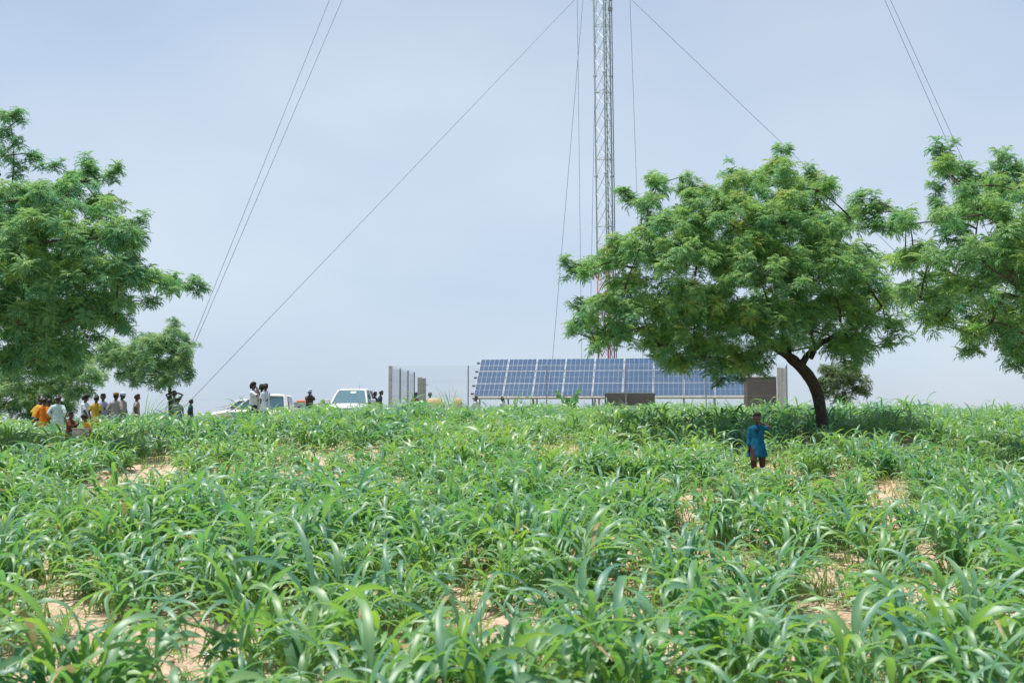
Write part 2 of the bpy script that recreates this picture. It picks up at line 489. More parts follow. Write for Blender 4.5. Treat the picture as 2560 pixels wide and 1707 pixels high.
def clump(r, tillers, lpt, size, segs, cols, wide):
    """a sown hill of millet: many tillers, each with arching leaves"""
    Vs, Fs, Ts = [], [], []
    n = 0
    for k in range(tillers):
        rad = 0.15 * size * math.sqrt(r.random())
        a = r.uniform(0, 2 * math.pi)
        bx, by = rad * math.cos(a), rad * math.sin(a)
        lean = 0.08 + 0.55 * rad / (0.15 * size + 1e-6) * r.uniform(.5, 1.2)
        hgt = size * r.uniform(0.20, 0.62)
        sx, sy = math.sin(lean) * math.cos(a) * hgt, math.sin(lean) * math.sin(a) * hgt
        sz = math.cos(lean) * hgt
        tt = r.random()
        for j in range(lpt):
            f = (j + 0.7) / lpt
            base = (bx + sx * f, by + sy * f, sz * f)
            az = a + r.normal(0, 0.9) if j % 2 == 0 else a + math.pi * r.uniform(.5, 1.5) * .5
            el = r.uniform(0.75, 1.45)
            L = size * r.uniform(0.30, 0.56) * (1.08 if f > .5 else .85)
            W = wide * r.uniform(0.7, 1.2)
            V, F = blade(base, az, el, L, W, r.uniform(1.2, 3.0), segs, r.normal(0, .6), 0.06 * size * r.uniform(0, 1.3), r.normal(0, .35), cols)
            Vs.append(V); Fs.append(F + n); n += len(V)
            along = np.repeat(np.linspace(0, 1, segs + 1), 3 if cols == 2 else 2)
            t_ = 0.38 * tt + r.random() * .50 - .06 + .22 * along ** 4
            if cols == 2: t_ = t_ - .10 + .14 * (np.arange(len(V)) % 3 == 1)
            t_ = np.clip(t_, 0, .84)
            if r.random() < .005: t_ = np.full(len(V), 1.2)
            elif r.random() < .02: t_ = np.where(along > .75, 1.2, t_)
            Ts.append(t_)
        # stem as a narrow standing strap
        V, F = blade((bx, by, -0.04), a, math.pi / 2 - lean, hgt * 1.15 + .04, 0.018, 0.05, 2, 0, 0, 0, 1)
        V[:, 2] = np.where(V[:, 2] < 0, -0.04, V[:, 2])
        Vs.append(V); Fs.append(F + n); n += len(V); Ts.append(np.full(len(V), .75))
    return np.vstack(Vs), np.vstack(Fs), np.concatenate(Ts)

# places left bare or thin in the photograph: (px, py, radius in metres across, along)
BARE_PX = [(40, 1545, .9, .7), (470, 1590, .8, .8), (330, 1205, 1.1, 1.6), (690, 1190, 1.6, 1.2), (290, 1285, .5, .8),
           (860, 1150, 2.2, 1.0), (1330, 1128, 1.8, 1.2), (1500, 1130, 2.2, 1.2), (1740, 1138, 1.6, .9), (1130, 1620, .55, .6),
           (1480, 1565, .45, .45), (2270, 1405, .5, .6), (2450, 1490, .5, .5), (2060, 1640, .5, .5), (2240, 1150, 1.6, .8),
           (100, 1690, .6, .4), (480, 1680, .6, .4), (1090, 1690, .55, .3), (640, 1210, 1.2, 1.2), (880, 1215, .8, .8), (2240, 1300, .4, .5),
           (60, 1095, 1.6, 1.2), (1400, 1230, .6, .7), (1960, 1620, .5, .4)]
BARE = []
for (px, py, rx, ry) in BARE_PX:
    q = to_ground(px, py)
    if q: BARE.append((q[0], q[1], rx, ry))
def openness(x, y):
    v = 1.0
    for (bx, by, rx, ry) in BARE:
        d = ((x - bx) / (rx * (.95 if by < 14 else .8))) ** 2 + ((y - by) / (ry * (1.0 if by < 14 else .8))) ** 2
        if d < 1.9: v = min(v, d / 1.9)
    return v

BOY = at(1893, 1190, 20.6)
keep_clear = [(BOY[0], BOY[1] - .1, .42), (BOY[0] - .05, BOY[1] - 1.0, .55)]

# clump places on jittered rows
pts = []
y = 4.0
row = 0
while y < 47:
    sp_ = 0.80 if y < 13 else 0.69
    hw = 0.47 * y + 1.6
    x = -hw + (row % 2) * sp_ * .5
    while x < hw:
        xx = x + rng.uniform(-.2, .2); yy = y + rng.uniform(-.2, .2)
        o = openness(xx, yy)
        size = rng.uniform(0.66, 1.24)
        big = 0.5 + 0.5 * math.sin(xx * 1.1 + 2 * math.sin(yy * .45)) * math.sin(yy * .8 + .5 * xx)
        size *= 0.78 + 0.34 * big
        ok = o > .45
        if o > .25 and o <= .75 and rng.random() < .6: size *= .6
        if 16 < yy < 24: size *= .88
        if yy > 33 and xx > -6: size *= .80
        if yy > 31 and -11.5 < xx < -3: size *= .80
        if abs(xx - 7.7 * yy / 28) < 1.0 and 23.0 < yy < 28.2: size *= .5
        if abs(xx - 4.44 * yy / 20.6) < .55 and 17.3 < yy < 20.6: size *= .78
        for (cx, cy, cr) in keep_clear:
            if (xx - cx) ** 2 + (yy - cy) ** 2 < cr * cr: ok = False
        if yy < 15 and big < .17: ok = False
        if yy < 6.3: size *= .84
        if 13 <= yy < 26 and big < .20 and rng.random() < .5: ok = False
        if yy < 13: size = max(size, .72) * 1.06
        if yy < 4.6: ok = ok and big > .6
        if 15 <= yy < 25 and big < .30 and rng.random() < .7: ok = False
        if xx < -5 and yy > 27: size *= .95
        if abs(xx + 11.3 * yy / 30) < 1.2 and 24.5 < yy < 31: size *= .45
        if ok: pts.append((xx, yy, size))
        x += sp_
    y += sp_ * .98
    row += 1

HV = [mk_mesh('millet_plant', *(lambda c: (c[0], c[1]))(c_), M['millet'], tint=c_[2]) for c_ in
      [clump(np.random.default_rng(100 + i), int(19 + i % 3 * 3), 5, 0.92, 7, 2, 0.046) for i in range(8)]]
pts.sort(key=lambda p: p[1])
def in_view(p):
    b = at(0, 1707, p[1])
    return abs(p[0]) < p[1] * 0.452 + .75 and gz(p[0], p[1]) + 1.0 > b[2]
near = [p for p in pts if in_view(p)][:300]
nearset = set(map(id, near))
for i, p in enumerate(near):
    o = mobj('millet_plant', HV[i % 8])
    s = p[2] / .92
    o.location = (p[0], p[1], gz(p[0], p[1]) - .01)
    o.rotation_euler = (rng.normal(0, .05), rng.normal(0.03, .05), rng.uniform(0, 6.28))
    o.scale = (s, s, s * rng.uniform(.9, 1.08))
    tag(o, 'bushy green millet clump with broad arching leaves in the nearest rows of the field', 'millet plant', 'millet clumps of the nearest rows')
print('near limit y', near[-1][1], 'total clumps', len(pts))

def stamp(variants, places):
    """places: (x,y,z,scale,rz,tiltx,tilty,dtint,zscale)"""
    Vs, Fs, Ts = [], [], []
    n = 0
    for (i, x, y, z, s, rz, dt, zs) in places:
        V, F, T = variants[i]
        c, sn = math.cos(rz), math.sin(rz)
        W = np.empty_like(V)
        W[:, 0] = (V[:, 0] * c - V[:, 1] * sn) * s + x
        W[:, 1] = (V[:, 0] * sn + V[:, 1] * c) * s + y
        W[:, 2] = V[:, 2] * s * zs + z
        Vs.append(W.astype(np.float32)); Fs.append((F + n).astype(np.int32)); Ts.append(np.where(T > 1, T, np.clip(T + dt, 0, .84))); n += len(V)
    return np.vstack(Vs), np.vstack(Fs), np.concatenate(Ts)
MV = [clump(np.random.default_rng(200 + i), 13, 5, 0.92, 5, 1, 0.046) for i in range(10)]
places = []
for p in pts:
    if id(p) in nearset: continue
    places.append((rng.integers(0, 10), p[0], p[1], gz(p[0], p[1]) - .01, p[2] / .92, rng.uniform(0, 6.28), rng.normal(0, .1) + .12 * math.sin(p[0] * .5 + 1.7 * math.sin(p[1] * .3)) + (.10 if 15 < p[1] < 25 else 0), rng.uniform(.85, 1.1)))
V, F, T = stamp(MV, places)
o = mobj('millet_field', mk_mesh('millet_field', V, F, M['millet'], tint=T))
tag(o, 'dense green millet crop covering the slope up to the crest', 'crop', kind='stuff')
print('millet field quads', len(F))

# low weeds and thin grass between the clumps
def grass_stuff():
    Vs, Fs, Ts = [], [], []
    n = 0
    var = []
    for i in range(8):
        r = np.random.default_rng(300 + i)
        vv, ff, tt = [], [], []; m = 0
        for k in range(12):
            a = r.uniform(0, 6.28)
            V, F = blade((r.normal(0, .05), r.normal(0, .05), -.01), a, r.uniform(.9, 1.5), r.uniform(.07, .22), .009, r.uniform(.3, 1.6), 3, 0, 0, 0, 1)
            vv.append(V); ff.append(F + m); m += len(V); tt.append(np.full(len(V), r.random()))
        var.append((np.vstack(vv), np.vstack(ff), np.concatenate(tt)))
    pl = []
    while len(pl) < 7000:
        y = 5 + 40 * rng.random() ** 1.1
        x = rng.uniform(-1, 1) * (.46 * y + 1)
        o = openness(x, y)
        if o < .5 and rng.random() < .6: continue
        pl.append((rng.integers(0, 8), x, y, gz(x, y), rng.uniform(.7, 1.7), rng.uniform(0, 6.28), 0, 1))
    V, F, T = stamp(var, pl)
    o = mobj('grass', mk_mesh('grass', V, F, M['grass'], tint=T))
    tag(o, 'thin short grass and weeds sprouting on the sandy soil', 'grass', kind='stuff')
grass_stuff()

def litter_stuff():
    r = np.random.default_rng(77); q = G()
    for i in range(1600):
        y = 5 + 22 * r.random() ** 1.3; x = r.uniform(-1, 1) * (.46 * y + .5); z = gz(x, y)
        a = r.uniform(0, 6.28); L = r.uniform(.03, .16)
        d = np.array([math.cos(a), math.sin(a), r.normal(0, .12)]) * L / 2
        q.bar(np.array([x, y, z + .012]) - d, np.array([x, y, z + .012]) + d, r.uniform(.002, .005), 3)
    for i in range(900):
        y = 5 + 18 * r.random() ** 1.3; x = r.uniform(-1, 1) * (.46 * y + .5); z = gz(x, y)
        q.box((x, y, z + .004), (r.uniform(.015, .06), r.uniform(.015, .05), r.uniform(.012, .035)), rotm_(r.uniform(0, 6)))
    o = q.obj('dry_litter', M['straw']); tag(o, 'dry stalk bits and clods scattered over the sand', 'litter', kind='stuff')
def rotm_(a):
    return np.array([[math.cos(a), -math.sin(a), .2], [math.sin(a), math.cos(a), .1], [.1, -.15, 1]])
litter_stuff()

# ------------------------------------------------------------------ neem trees
def frond(r, L, npair, lw, ll):
    """a drooping feather leaf along +X, tip falling"""
    Vs, Fs = [], []
    n = 0
    el = 0.45; droop = r.uniform(.8, 1.7)
    P = []
    pos = np.zeros(3)
    for i in range(npair + 2):
        P.append(pos.copy())
        a = el - droop * (i / (npair + 1)) ** 1.1
        pos = pos + np.array([math.cos(a), 0, math.sin(a)]) * L / (npair + 1)
    for i in range(1, npair + 2):
        p = P[i]
        d = P[i] - P[i - 1]; d /= np.linalg.norm(d)
        sides = (1, -1) if i <= npair else (0,)
        for s in sides:
            dirv = d * (0.75 if s else 1) + np.array([0, s * 0.75, -0.22])
            dirv += r.normal(0, .10, 3)
            dirv /= np.linalg.norm(dirv)
            nrm = np.cross(dirv, np.array([0, 0, 1.0])); nrm /= (np.linalg.norm(nrm) + 1e-6)
            wv = nrm * .6 + r.normal(0, .35, 3); wv -= dirv * wv.dot(dirv); wv /= np.linalg.norm(wv)
            l = ll * (1 - .35 * abs(i / (npair + 1) - .5)) * r.uniform(.85, 1.15)
            a = p; b = p + dirv * l * .45 + wv * lw; c = p + dirv * l + np.array([0, 0, -.12 * l]); e = p + dirv * l * .4 - wv * lw
            Vs.append(np.stack([a, b, c, e])); Fs.append([n, n + 1, n + 2, n + 3]); n += 4
    return np.vstack(Vs), np.array(Fs)
def tuft(seed, nf, L, npair, lw, ll):
    """a shoot end: fronds radiating, forming a small dome"""
    r = np.random.default_rng(seed)
    Vs, Fs, Ts = [], [], []
    n = 0
    for k in range(nf):
        V, F = frond(r, L * r.uniform(.8, 1.2), npair, lw, ll)
        z0 = r.uniform(-.35, .10) * L * 1.1
        pitch = r.uniform(-.2, .75) if z0 > -.15 * L else r.uniform(-.5, .3)
        a = r.uniform(0, 6.28)
        c, s = math.cos(pitch), math.sin(pitch)
        X = V[:, 0] * c - V[:, 2] * s; Z = V[:, 0] * s + V[:, 2] * c + z0
        Y = V[:, 1]
        c, s = math.cos(a), math.sin(a)
        W = np.stack([X * c - Y * s, X * s + Y * c, Z], -1)
        Vs.append(W); Fs.append(F + n); n += len(W)
        Ts.append(np.full(len(W), .16 + .22 * r.random() + (.25 if z0 > -.05 * L else 0)))
    return np.vstack(Vs), np.vstack(Fs), np.concatenate(Ts)
TUFT = [tuft(400 + i, 26, .235, 7, .0105, .066) for i in range(8)]

def branch_pts(a, b, r, sag=0.15, n=6):
    a = np.asarray(a, float); b = np.asarray(b, float)
    L = np.linalg.norm(b - a)
    mid = (a + b) / 2 + np.array([r.normal(0, .10), r.normal(0, .10), sag + r.normal(0, .06)]) * L
    t = np.linspace(0, 1, n)[:, None]
    return (1 - t) ** 2 * a + 2 * t * (1 - t) * mid + t * t * b

def tree(name, label, D, trunk, forks, blobs, seed, mat='neem', depth=1.6, dens=9.0, tscale=1.0, inner=.35, group=None, barkmat='bark', extra=(), cat='tree', nlayers=3, rlimb=.042):
    """trunk: [(px,py,r_m,dD)] photo pixels at distance D; forks: list of such lines; blobs: [(px,py,r_px,(depth offsets))] foliage masses"""
    r = np.random.default_rng(seed)
    tp = np.array([at2(p[0], p[1], D + (p[3] if len(p) > 3 else 0)) for p in trunk])
    base = tp[0].copy()
    base[2] = gz(base[0], base[1]) - 0.05
    tp[0] = base
    root = empty(name, base.tolist(), 0, label, cat, group)
    gt = G()
    rad = [p[2] for p in trunk]
    # resample for a gnarled look
    def smooth(P, Rr, k=5):
        P = np.asarray(P); out_, orr = [], []
        m = len(P)
        for i in range(m - 1):
            p0 = P[max(i - 1, 0)]; p1 = P[i]; p2 = P[i + 1]; p3 = P[min(i + 2, m - 1)]
            for q in range(k):
                t = q / k
                out_.append(.5 * ((2 * p1) + (-p0 + p2) * t + (2 * p0 - 5 * p1 + 4 * p2 - p3) * t * t + (-p0 + 3 * p1 - 3 * p2 + p3) * t ** 3))
                orr.append(Rr[i] * (1 - t) + Rr[i + 1] * t)
        out_.append(P[-1]); orr.append(Rr[-1])
        orr = np.array(orr) * (1 + r.normal(0, .04, len(orr)))
        return np.array(out_), orr
    P, Q = smooth(tp, rad)
    Q[0] *= 1.35; 
    if len(Q) > 1: Q[1] *= 1.12
    gt.tube(P - base, Q, 10)
    heads = [P[-1], P[int(len(P) * .8)]]
    for fk in forks:
        fp = np.array([at2(p[0], p[1], D + (p[3] if len(p) > 3 else 0)) for p in fk])
        P2, Q2 = smooth(fp, [p[2] for p in fk])
        gt.tube(P2 - base, Q2, 8)
        heads += [P2[-1], P2[len(P2) // 2]]
    heads = np.array(heads)
    mpp = D / (FPX / S)          # metres per 2352-pixel
    cx = np.mean([b[0] for b in blobs]); cy = np.mean([b[1] for b in blobs])
    ex = max(abs(b[0] - cx) + b[2] for b in blobs); ey = max(abs(b[1] - cy) + b[2] for b in blobs)
    balls = []
    for b in blobs:
        px, py, rp = b[:3]
        u = (px - cx) / ex; v = (py - cy) / ey
        dz = depth * math.sqrt(max(0.0, 1 - min(1, u * u + v * v)))
        rm = rp * mpp
        offs = b[3] if len(b) > 3 else ((-dz, 0, dz) if nlayers == 3 else (-dz * .6, dz * .6))
        if dz < .35 * depth and len(b) <= 3: offs = (r.uniform(-.3, .3),)
        for od in offs:
            DD = D + od
            # keep the size of the mass, move it in depth along its own line of sight
            c = at2(px + (r.normal(0, rp * .12) if od else 0), py + (r.normal(0, rp * .12) if od else 0), DD)
            balls.append((c, rm * (1.0 if not od else r.uniform(.85, 1.0))))
    C = np.array([b[0] for b in balls]); RR = np.array([b[1] for b in balls])
    # limbs to each mass
    order = np.argsort(np.linalg.norm(C - heads[0], axis=1))
    nodes = list(heads)
    for i in order:
        c = C[i]
        d = [np.linalg.norm(c - h) * (1.0 if h[2] < c[2] + .6 else 1.7) for h in nodes]
        h = nodes[int(np.argmin(d))]
        L = np.linalg.norm(c - h)
        Pb = branch_pts(h, c, r, .08)
        gt.tube(Pb - base, np.linspace(min(rlimb * .8, .012 + .014 * L), .008, len(Pb)), 6)
        nodes.append(Pb[3]); nodes.append(c)
    places = []
    tw = G()
    for c, rm in balls:
        nt_ = max(3, int(dens * 4 * math.pi * rm * rm / 2.2 / (tscale ** 2)))
        for k in range(nt_):
            v = r.normal(0, 1, 3); v /= np.linalg.norm(v)
            if v[2] < -.2 and r.random() < .45: v[2] = -v[2]
            rr = rm * (r.uniform(.80, 1.08) if r.random() > inner * .6 else r.uniform(.3, .8))
            p = c + v * rr * np.array([1, 1, .86])
            dd = np.linalg.norm((p - C), axis=1) / RR
            if np.sum(dd < .62) > 1 and r.random() > inner: continue
            if np.sum(dd < .80) > 2 and r.random() > inner: continue
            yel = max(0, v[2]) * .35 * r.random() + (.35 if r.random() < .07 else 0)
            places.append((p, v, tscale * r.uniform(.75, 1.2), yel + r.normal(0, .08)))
            if r.random() < .22:
                Pb = branch_pts(c + r.normal(0, .22, 3) * rm, p - np.array([0, 0, .03]), r, .05, 4)
                gt.tube(Pb - base, [.008, .006, .005, .004], 3)
    shoots = []
    for (px, py, dd_) in extra:           # lone shoots that stick out
        p = at2(px, py, D + dd_)
        cand = np.vstack([C] + [np.array(shoots)]) if shoots else C
        cost = np.linalg.norm(cand - p, axis=1) + 2.0 * np.maximum(0, cand[:, 2] - p[2] + .1)
        h = cand[int(np.argmin(cost))]; shoots.append(p.copy())
        Pb = branch_pts(h, p, r, .10, 6)
        gt.tube(Pb - base, np.linspace(.02, .006, 6), 4)
        for q in range(5):
            places.append((p + r.normal(0, .10, 3), np.array([0, 0, 1.0]), tscale * r.uniform(.6, .9), r.normal(.05, .06)))
    Vs, Fs, Ts = [], [], []
    n = 0
    for (p, v, s, dt) in places:
        V, F, T = TUFT[r.integers(0, len(TUFT))]
        a = r.uniform(0, 6.28)
        # lean the shoot a little along its outward direction
        zax = np.array([v[0] * .55, v[1] * .55, 1.0 + max(-.3, v[2] * .3)]); zax /= np.linalg.norm(zax)
        xax = np.cross([math.cos(a), math.sin(a), 0], zax); xax /= np.linalg.norm(xax)
        yax = np.cross(zax, xax)
        Rm = np.stack([xax, yax, zax], 1)
        W = (V * s) @ Rm.T + (p - base)
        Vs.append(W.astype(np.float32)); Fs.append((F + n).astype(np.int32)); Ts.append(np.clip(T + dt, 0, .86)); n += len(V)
    V = np.vstack(Vs); F = np.vstack(Fs); T = np.concatenate(Ts)
    gt.obj('trunk', M[barkmat], root, smooth=True)
    mobj('crown', mk_mesh('crown', V, F, M[mat], tint=T, smooth=False), root)
    print(name, 'quads', len(F))
    return root

tree('neem_tree', 'wide leaning neem tree with dark curved trunk behind the boy in blue', 28.0,
     [(1893, 1000, .150), (1886, 950, .138), (1876, 900, .145), (1856, 862, .145), (1828, 832, .13)],
     [[(1828, 832, .135), (1795, 806, .11), (1752, 778, .09, -.3), (1700, 740, .07, -.6), (1600, 700, .05, -.8)],
      [(1840, 843, .09), (1856, 815, .08, .2), (1900, 780, .06, .4), (1970, 750, .04, .5)],
      [(1815, 822, .08), (1800, 760, .06, .4), (1780, 680, .05, .4)],
      [(1864, 822, .05, .1), (1872, 800, .045, -.3), (1862, 760, .035, -.6)]],
     [(1785, 420, 55), (1700, 440, 50), (1880, 440, 45), (1620, 480, 55), (1480, 470, 30), (1510, 425, 22), (1560, 540, 75), (1480, 540, 22), (1700, 530, 85), (1810, 520, 80),
      (1900, 530, 65), (1955, 500, 32), (1470, 590, 45), (1600, 620, 90), (1740, 640, 110), (1880, 640, 95), (1980, 620, 60), (2030, 690, 40), (1425, 560, 28),
      (1400, 610, 36), (1350, 615, 22), (1440, 660, 45), (1390, 720, 48), (1345, 745, 30), (1480, 730, 60), (1430, 770, 35), (1370, 780, 26),
      (1590, 740, 85), (1700, 760, 75), (1540, 790, 60), (1800, 740, 80), (1930, 740, 80), (2020, 760, 50), (1620, 820, 45), (1690, 838, 35), (1740, 825, 30), (1960, 800, 45), (2030, 800, 25), (1500, 800, 28), (1560, 830, 22)],
     1, depth=2.9, dens=8.5, inner=.22,
     extra=[(1796, 345, 0), (1790, 372, .1), (1775, 388, 0), (1672, 392, .2), (1675, 412, .2), (1575, 405, -.2), (1572, 432, -.2), (1602, 428, 0), (1428, 440, 0), (1440, 452, .1), (1308, 605, 0), (1318, 622, 0),
            (1500, 410, 0), (1862, 405, 0), (1905, 415, .2), (1310, 760, 0), (1325, 700, 0), (2070, 770, .2), (1705, 862, -.2), (1745, 850, -.2), (1650, 868, 0)])

tree('neem_tree', 'large neem tree filling the left edge above the group of people', 25.0,
     [(-170, 1040, .22), (-175, 950, .20), (-150, 860, .18), (-120, 800, .16)],
     [[(-120, 800, .15), (-40, 720, .11), (60, 660, .08), (180, 640, .05)],
      [(-130, 820, .12), (-160, 650, .09, .4), (-60, 480, .06, .5), (0, 400, .03)],
      [(60, 660, .06), (200, 625, .05), (330, 640, .03), (400, 650, .02)]],
     [(20, 470, 55), (110, 470, 60), (190, 420, 38), (240, 480, 40), (0, 560, 80), (110, 560, 85), (210, 560, 60), (270, 540, 38), (60, 650, 90), (180, 650, 80), (270, 630, 50),
      (330, 640, 32), (385, 650, 24), (290, 570, 20), (20, 750, 85), (120, 750, 75), (200, 740, 55), (270, 700, 36), (60, 830, 50), (130, 820, 45), (185, 815, 25), (-80, 600, 110), (-100, 740, 110), (-60, 480, 60), (270, 745, 14), (-200, 700, 110)],
     2, depth=2.8, dens=8.5, inner=.22,
     extra=[(20, 268, 0), (45, 275, .1), (12, 300, 0), (30, 330, 0), (5, 360, .2), (75, 352, 0), (45, 385, 0), (122, 380, 0), (215, 390, 0), (258, 405, 0), (200, 378, .1), (320, 515, 0), (312, 550, 0), (455, 656, 0), (435, 652, 0), (345, 690, 0), (290, 752, 0), (265, 395, 0)])

tree('neem_tree', 'tall neem tree crown filling the upper right edge', 22.5,
     [(2560, 1060, .2), (2555, 950, .18), (2540, 860, .17), (2500, 780, .15)],
     [[(2500, 780, .13), (2400, 700, .10), (2320, 640, .07, .3), (2240, 580, .04, .3)],
      [(2520, 800, .11), (2480, 640, .08), (2400, 500, .05), (2330, 420, .02)],
      [(2400, 700, .07), (2250, 660, .05, -.4), (2130, 600, .03)]],
     [(2170, 395, 26), (2215, 430, 26), (2290, 420, 36), (2345, 450, 45), (2250, 490, 55), (2350, 540, 70), (2180, 510, 40), (2240, 590, 70), (2130, 600, 52), (2090, 520, 36),
      (2330, 650, 80), (2200, 690, 62), (2120, 690, 48), (2280, 740, 50), (2350, 770, 60), (2160, 745, 30), (2440, 600, 100), (2440, 740, 90), (2330, 800, 25), (2420, 480, 60), (2540, 620, 100), (2080, 600, 30), (2240, 770, 16)],
     3, depth=2.3, dens=7.5, inner=.22,
     extra=[(2160, 340, 0), (2170, 360, .1), (2300, 362, 0), (2305, 378, 0), (2345, 392, 0), (2215, 385, 0), (2060, 490, 0), (2150, 480, 0), (2225, 800, 0), (2345, 835, 0), (2335, 815, 0), (2230, 410, 0), (2150, 430, .2), (1975, 455, 1.0), (1990, 480, 1.0), (2010, 500, .8), (1995, 520, .8), (2030, 525, .5), (2018, 470, .9)])

tree('neem_tree', 'small young neem tree with thin trunk and lopsided crown left of the pickups', 41.0,
     [(392, 950, .07), (391, 920, .065), (390, 895, .06), (388, 870, .05)],
     [[(388, 870, .04), (350, 850, .03), (300, 840, .02)]],
     [(400, 770, 22), (370, 800, 34), (410, 810, 30), (330, 810, 36), (290, 830, 34), (350, 850, 40), (405, 850, 34), (300, 865, 26), (250, 830, 26), (235, 800, 18), (265, 795, 20), (375, 880, 22), (425, 830, 16)],
     5, mat='neem_pale', depth=1.4, dens=8, tscale=.95, extra=[(404, 742, 0), (400, 755, 0), (438, 795, 0), (425, 780, 0), (345, 770, 0), (315, 775, 0), (435, 865, 0)])

tree('neem_tree', 'low bushy dark tree in the shade behind the left group of people', 45.0,
     [(70, 990, .16), (72, 940, .14), (75, 900, .12)],
     [[(75, 900, .1), (140, 870, .06), (190, 860, .04)]],
     [(20, 860, 45), (80, 850, 50), (140, 850, 45), (195, 860, 34), (230, 870, 20), (30, 910, 45), (90, 910, 42), (150, 905, 36), (190, 900, 20), (0, 940, 26), (50, 940, 26), (120, 945, 20), (-60, 900, 60), (200, 830, 20), (160, 940, 14)],
     6, mat='neem_pale', depth=1.6, dens=6, tscale=1.15)

tree('round_tree', 'rounded olive-green tree standing behind the curved trunk at the crest', 72.0,
     [(1940, 960, .2), (1940, 925, .18), (1938, 900, .15)], [],
     [(1935, 862, 34), (1910, 885, 32), (1960, 880, 34), (1900, 860, 20), (1975, 905, 20), (1925, 905, 26), (1955, 850, 18), (1890, 900, 14)],
     7, mat='olive', depth=1.6, dens=4.5, tscale=1.6)

tree('shrub', 'tiny dark shrub on the skyline between the white hatted man and the front-facing pickup', 80.0,
     [(747, 945, .05), (747, 930, .04)], [], [(745, 926, 5), (749, 928, 5)], 8, mat='neem', depth=.3, dens=3, tscale=1.3, cat='shrub')

# ------------------------------------------------------------------ lattice mast
def mast():
    D = 70.0
    b = at2(1397, 905, D)
    bx, by = b[0], b[1]
    bz = gz(bx, by) - .2
    root = empty('lattice_mast', (bx, by, bz), 0, 'tall white guyed lattice mast with red lower section behind the solar panels', 'mast')
    root.rotation_euler = (0, -0.008, 0)
    side = 1.02
    legs = [np.array([-.50, .30, 0]), np.array([-.05, -.56, 0]), np.array([.50, .30, 0])]
    ang = R(6)
    Rz = np.array([[math.cos(ang), -math.sin(ang), 0], [math.sin(ang), math.cos(ang), 0], [0, 0, 1]])
    legs = [Rz @ l for l in legs]
    zr = at2(1390, 618, D)[2] - bz       # paint changes here
    H = 74.0
    bay = 1.06
    for l in legs:
        for (z0, z1, m) in ((0, zr, 'steel_red'), (zr, H, 'steel_white')):
            G().bar(l + [0, 0, z0], l + [0, 0, z1], .048, 8).obj('leg', M[m], root, smooth=True)
    for (z0, z1, m) in ((0, zr, 'steel_red'), (zr, H, 'steel_white')):
        gb = G(); gf = G()
        z = 0.0; k = 0
        while z < H - bay:
            if z0 - 1e-6 <= z < z1:
                for i in range(3):
                    a, c = legs[i], legs[(i + 1) % 3]
                    up_, dn_ = (a, c) if (k + i) % 2 == 0 else (c, a)
                    gb.bar(up_ + [0, 0, z], dn_ + [0, 0, z + bay], .024 if i < 2 else .014, 4)
                    if i < 2: gb.bar(dn_ + [0, 0, z], up_ + [0, 0, z + bay], .020, 4)
                    if k % 4 == 0: gb.bar(a + [0, 0, z], c + [0, 0, z], .030, 4)
                    gb.box(a + [0, 0, z], (.13, .08, .12))
                if k % 6 == 3:
                    for l in legs: gb.tube([l + [0, 0, z - .03], l + [0, 0, z + .03]], [.13, .13], 10)
            z += bay; k += 1
        gb.obj('bracing', M[m], root)
        if gf.n: gf.obj('flange', M[m], root)
    # climbing ladder and cable tray
    gl = G(); x0 = .20; x1 = .45
    for x in (x0, x1): gl.bar((x, .12, 0), (x, .12, H), .015, 4)
    z = .3
    while z < H: gl.bar((x0, .12, z), (x1, .12, z), .010, 4); z += .36
    gl.obj('ladder', M['steel_grey'], root)
    gc = G(); gc.box((.20, .20, H / 2), (.065, .05, H)); gc.obj('cable_run', M['cable'], root)
    gc = G(); gc.box((.59, .30, H / 2), (.05, .09, H)); gc.obj('cable_run', M['cable'], root)
    # floodlight on a short arm near the top of the view
    f = at2(1411, 14, D) - np.array([bx, by, bz])
    gq = G(); gq.bar((legs[2][0], legs[2][1], f[2] - .1), (f[0], f[1] + .3, f[2] + .04), .03, 6)
    arm = gq.obj('lamp_arm', M['steel_grey'], root)
    ry = np.array([[math.cos(.3), 0, math.sin(.3)], [0, 1, 0], [-math.sin(.3), 0, math.cos(.3)]])
    gq = G(); gq.box((f[0] - .02, f[1] + .3, f[2] - .12), (.30, .26, .2), ry); gq.obj('floodlight', M['steel_grey'], root, bevel=.03)
    # star of outrigger arms for the guys
    zs = at2(1388, -10, D)[2] - bz
    st = G()
    tips = []
    for px in (1322, 1448):
        t = at2(px, -8, D) - np.array([bx, by, bz]); t[2] = zs; tips.append(t)
        for l in legs[:1] if px < 1388 else legs[2:]:
            st.bar(l + [0, 0, zs + .5], t, .04, 6); st.bar(l + [0, 0, zs - .2], t, .04, 6)
    t3 = np.array([0, -1.9, zs]); tips.append(t3)
    st.bar(legs[1] + [0, 0, zs + .5], t3, .04, 6)
    st.obj('outrigger', M['steel_grey'], root)
    gp = G(); gp.box((0, 0, -.1), (2.0, 2.0, .5)); gp.obj('footing', M['concrete'], root, bevel=.03)
    return root, np.array([bx, by, bz]), tips
mroot, MB_, tips = mast()

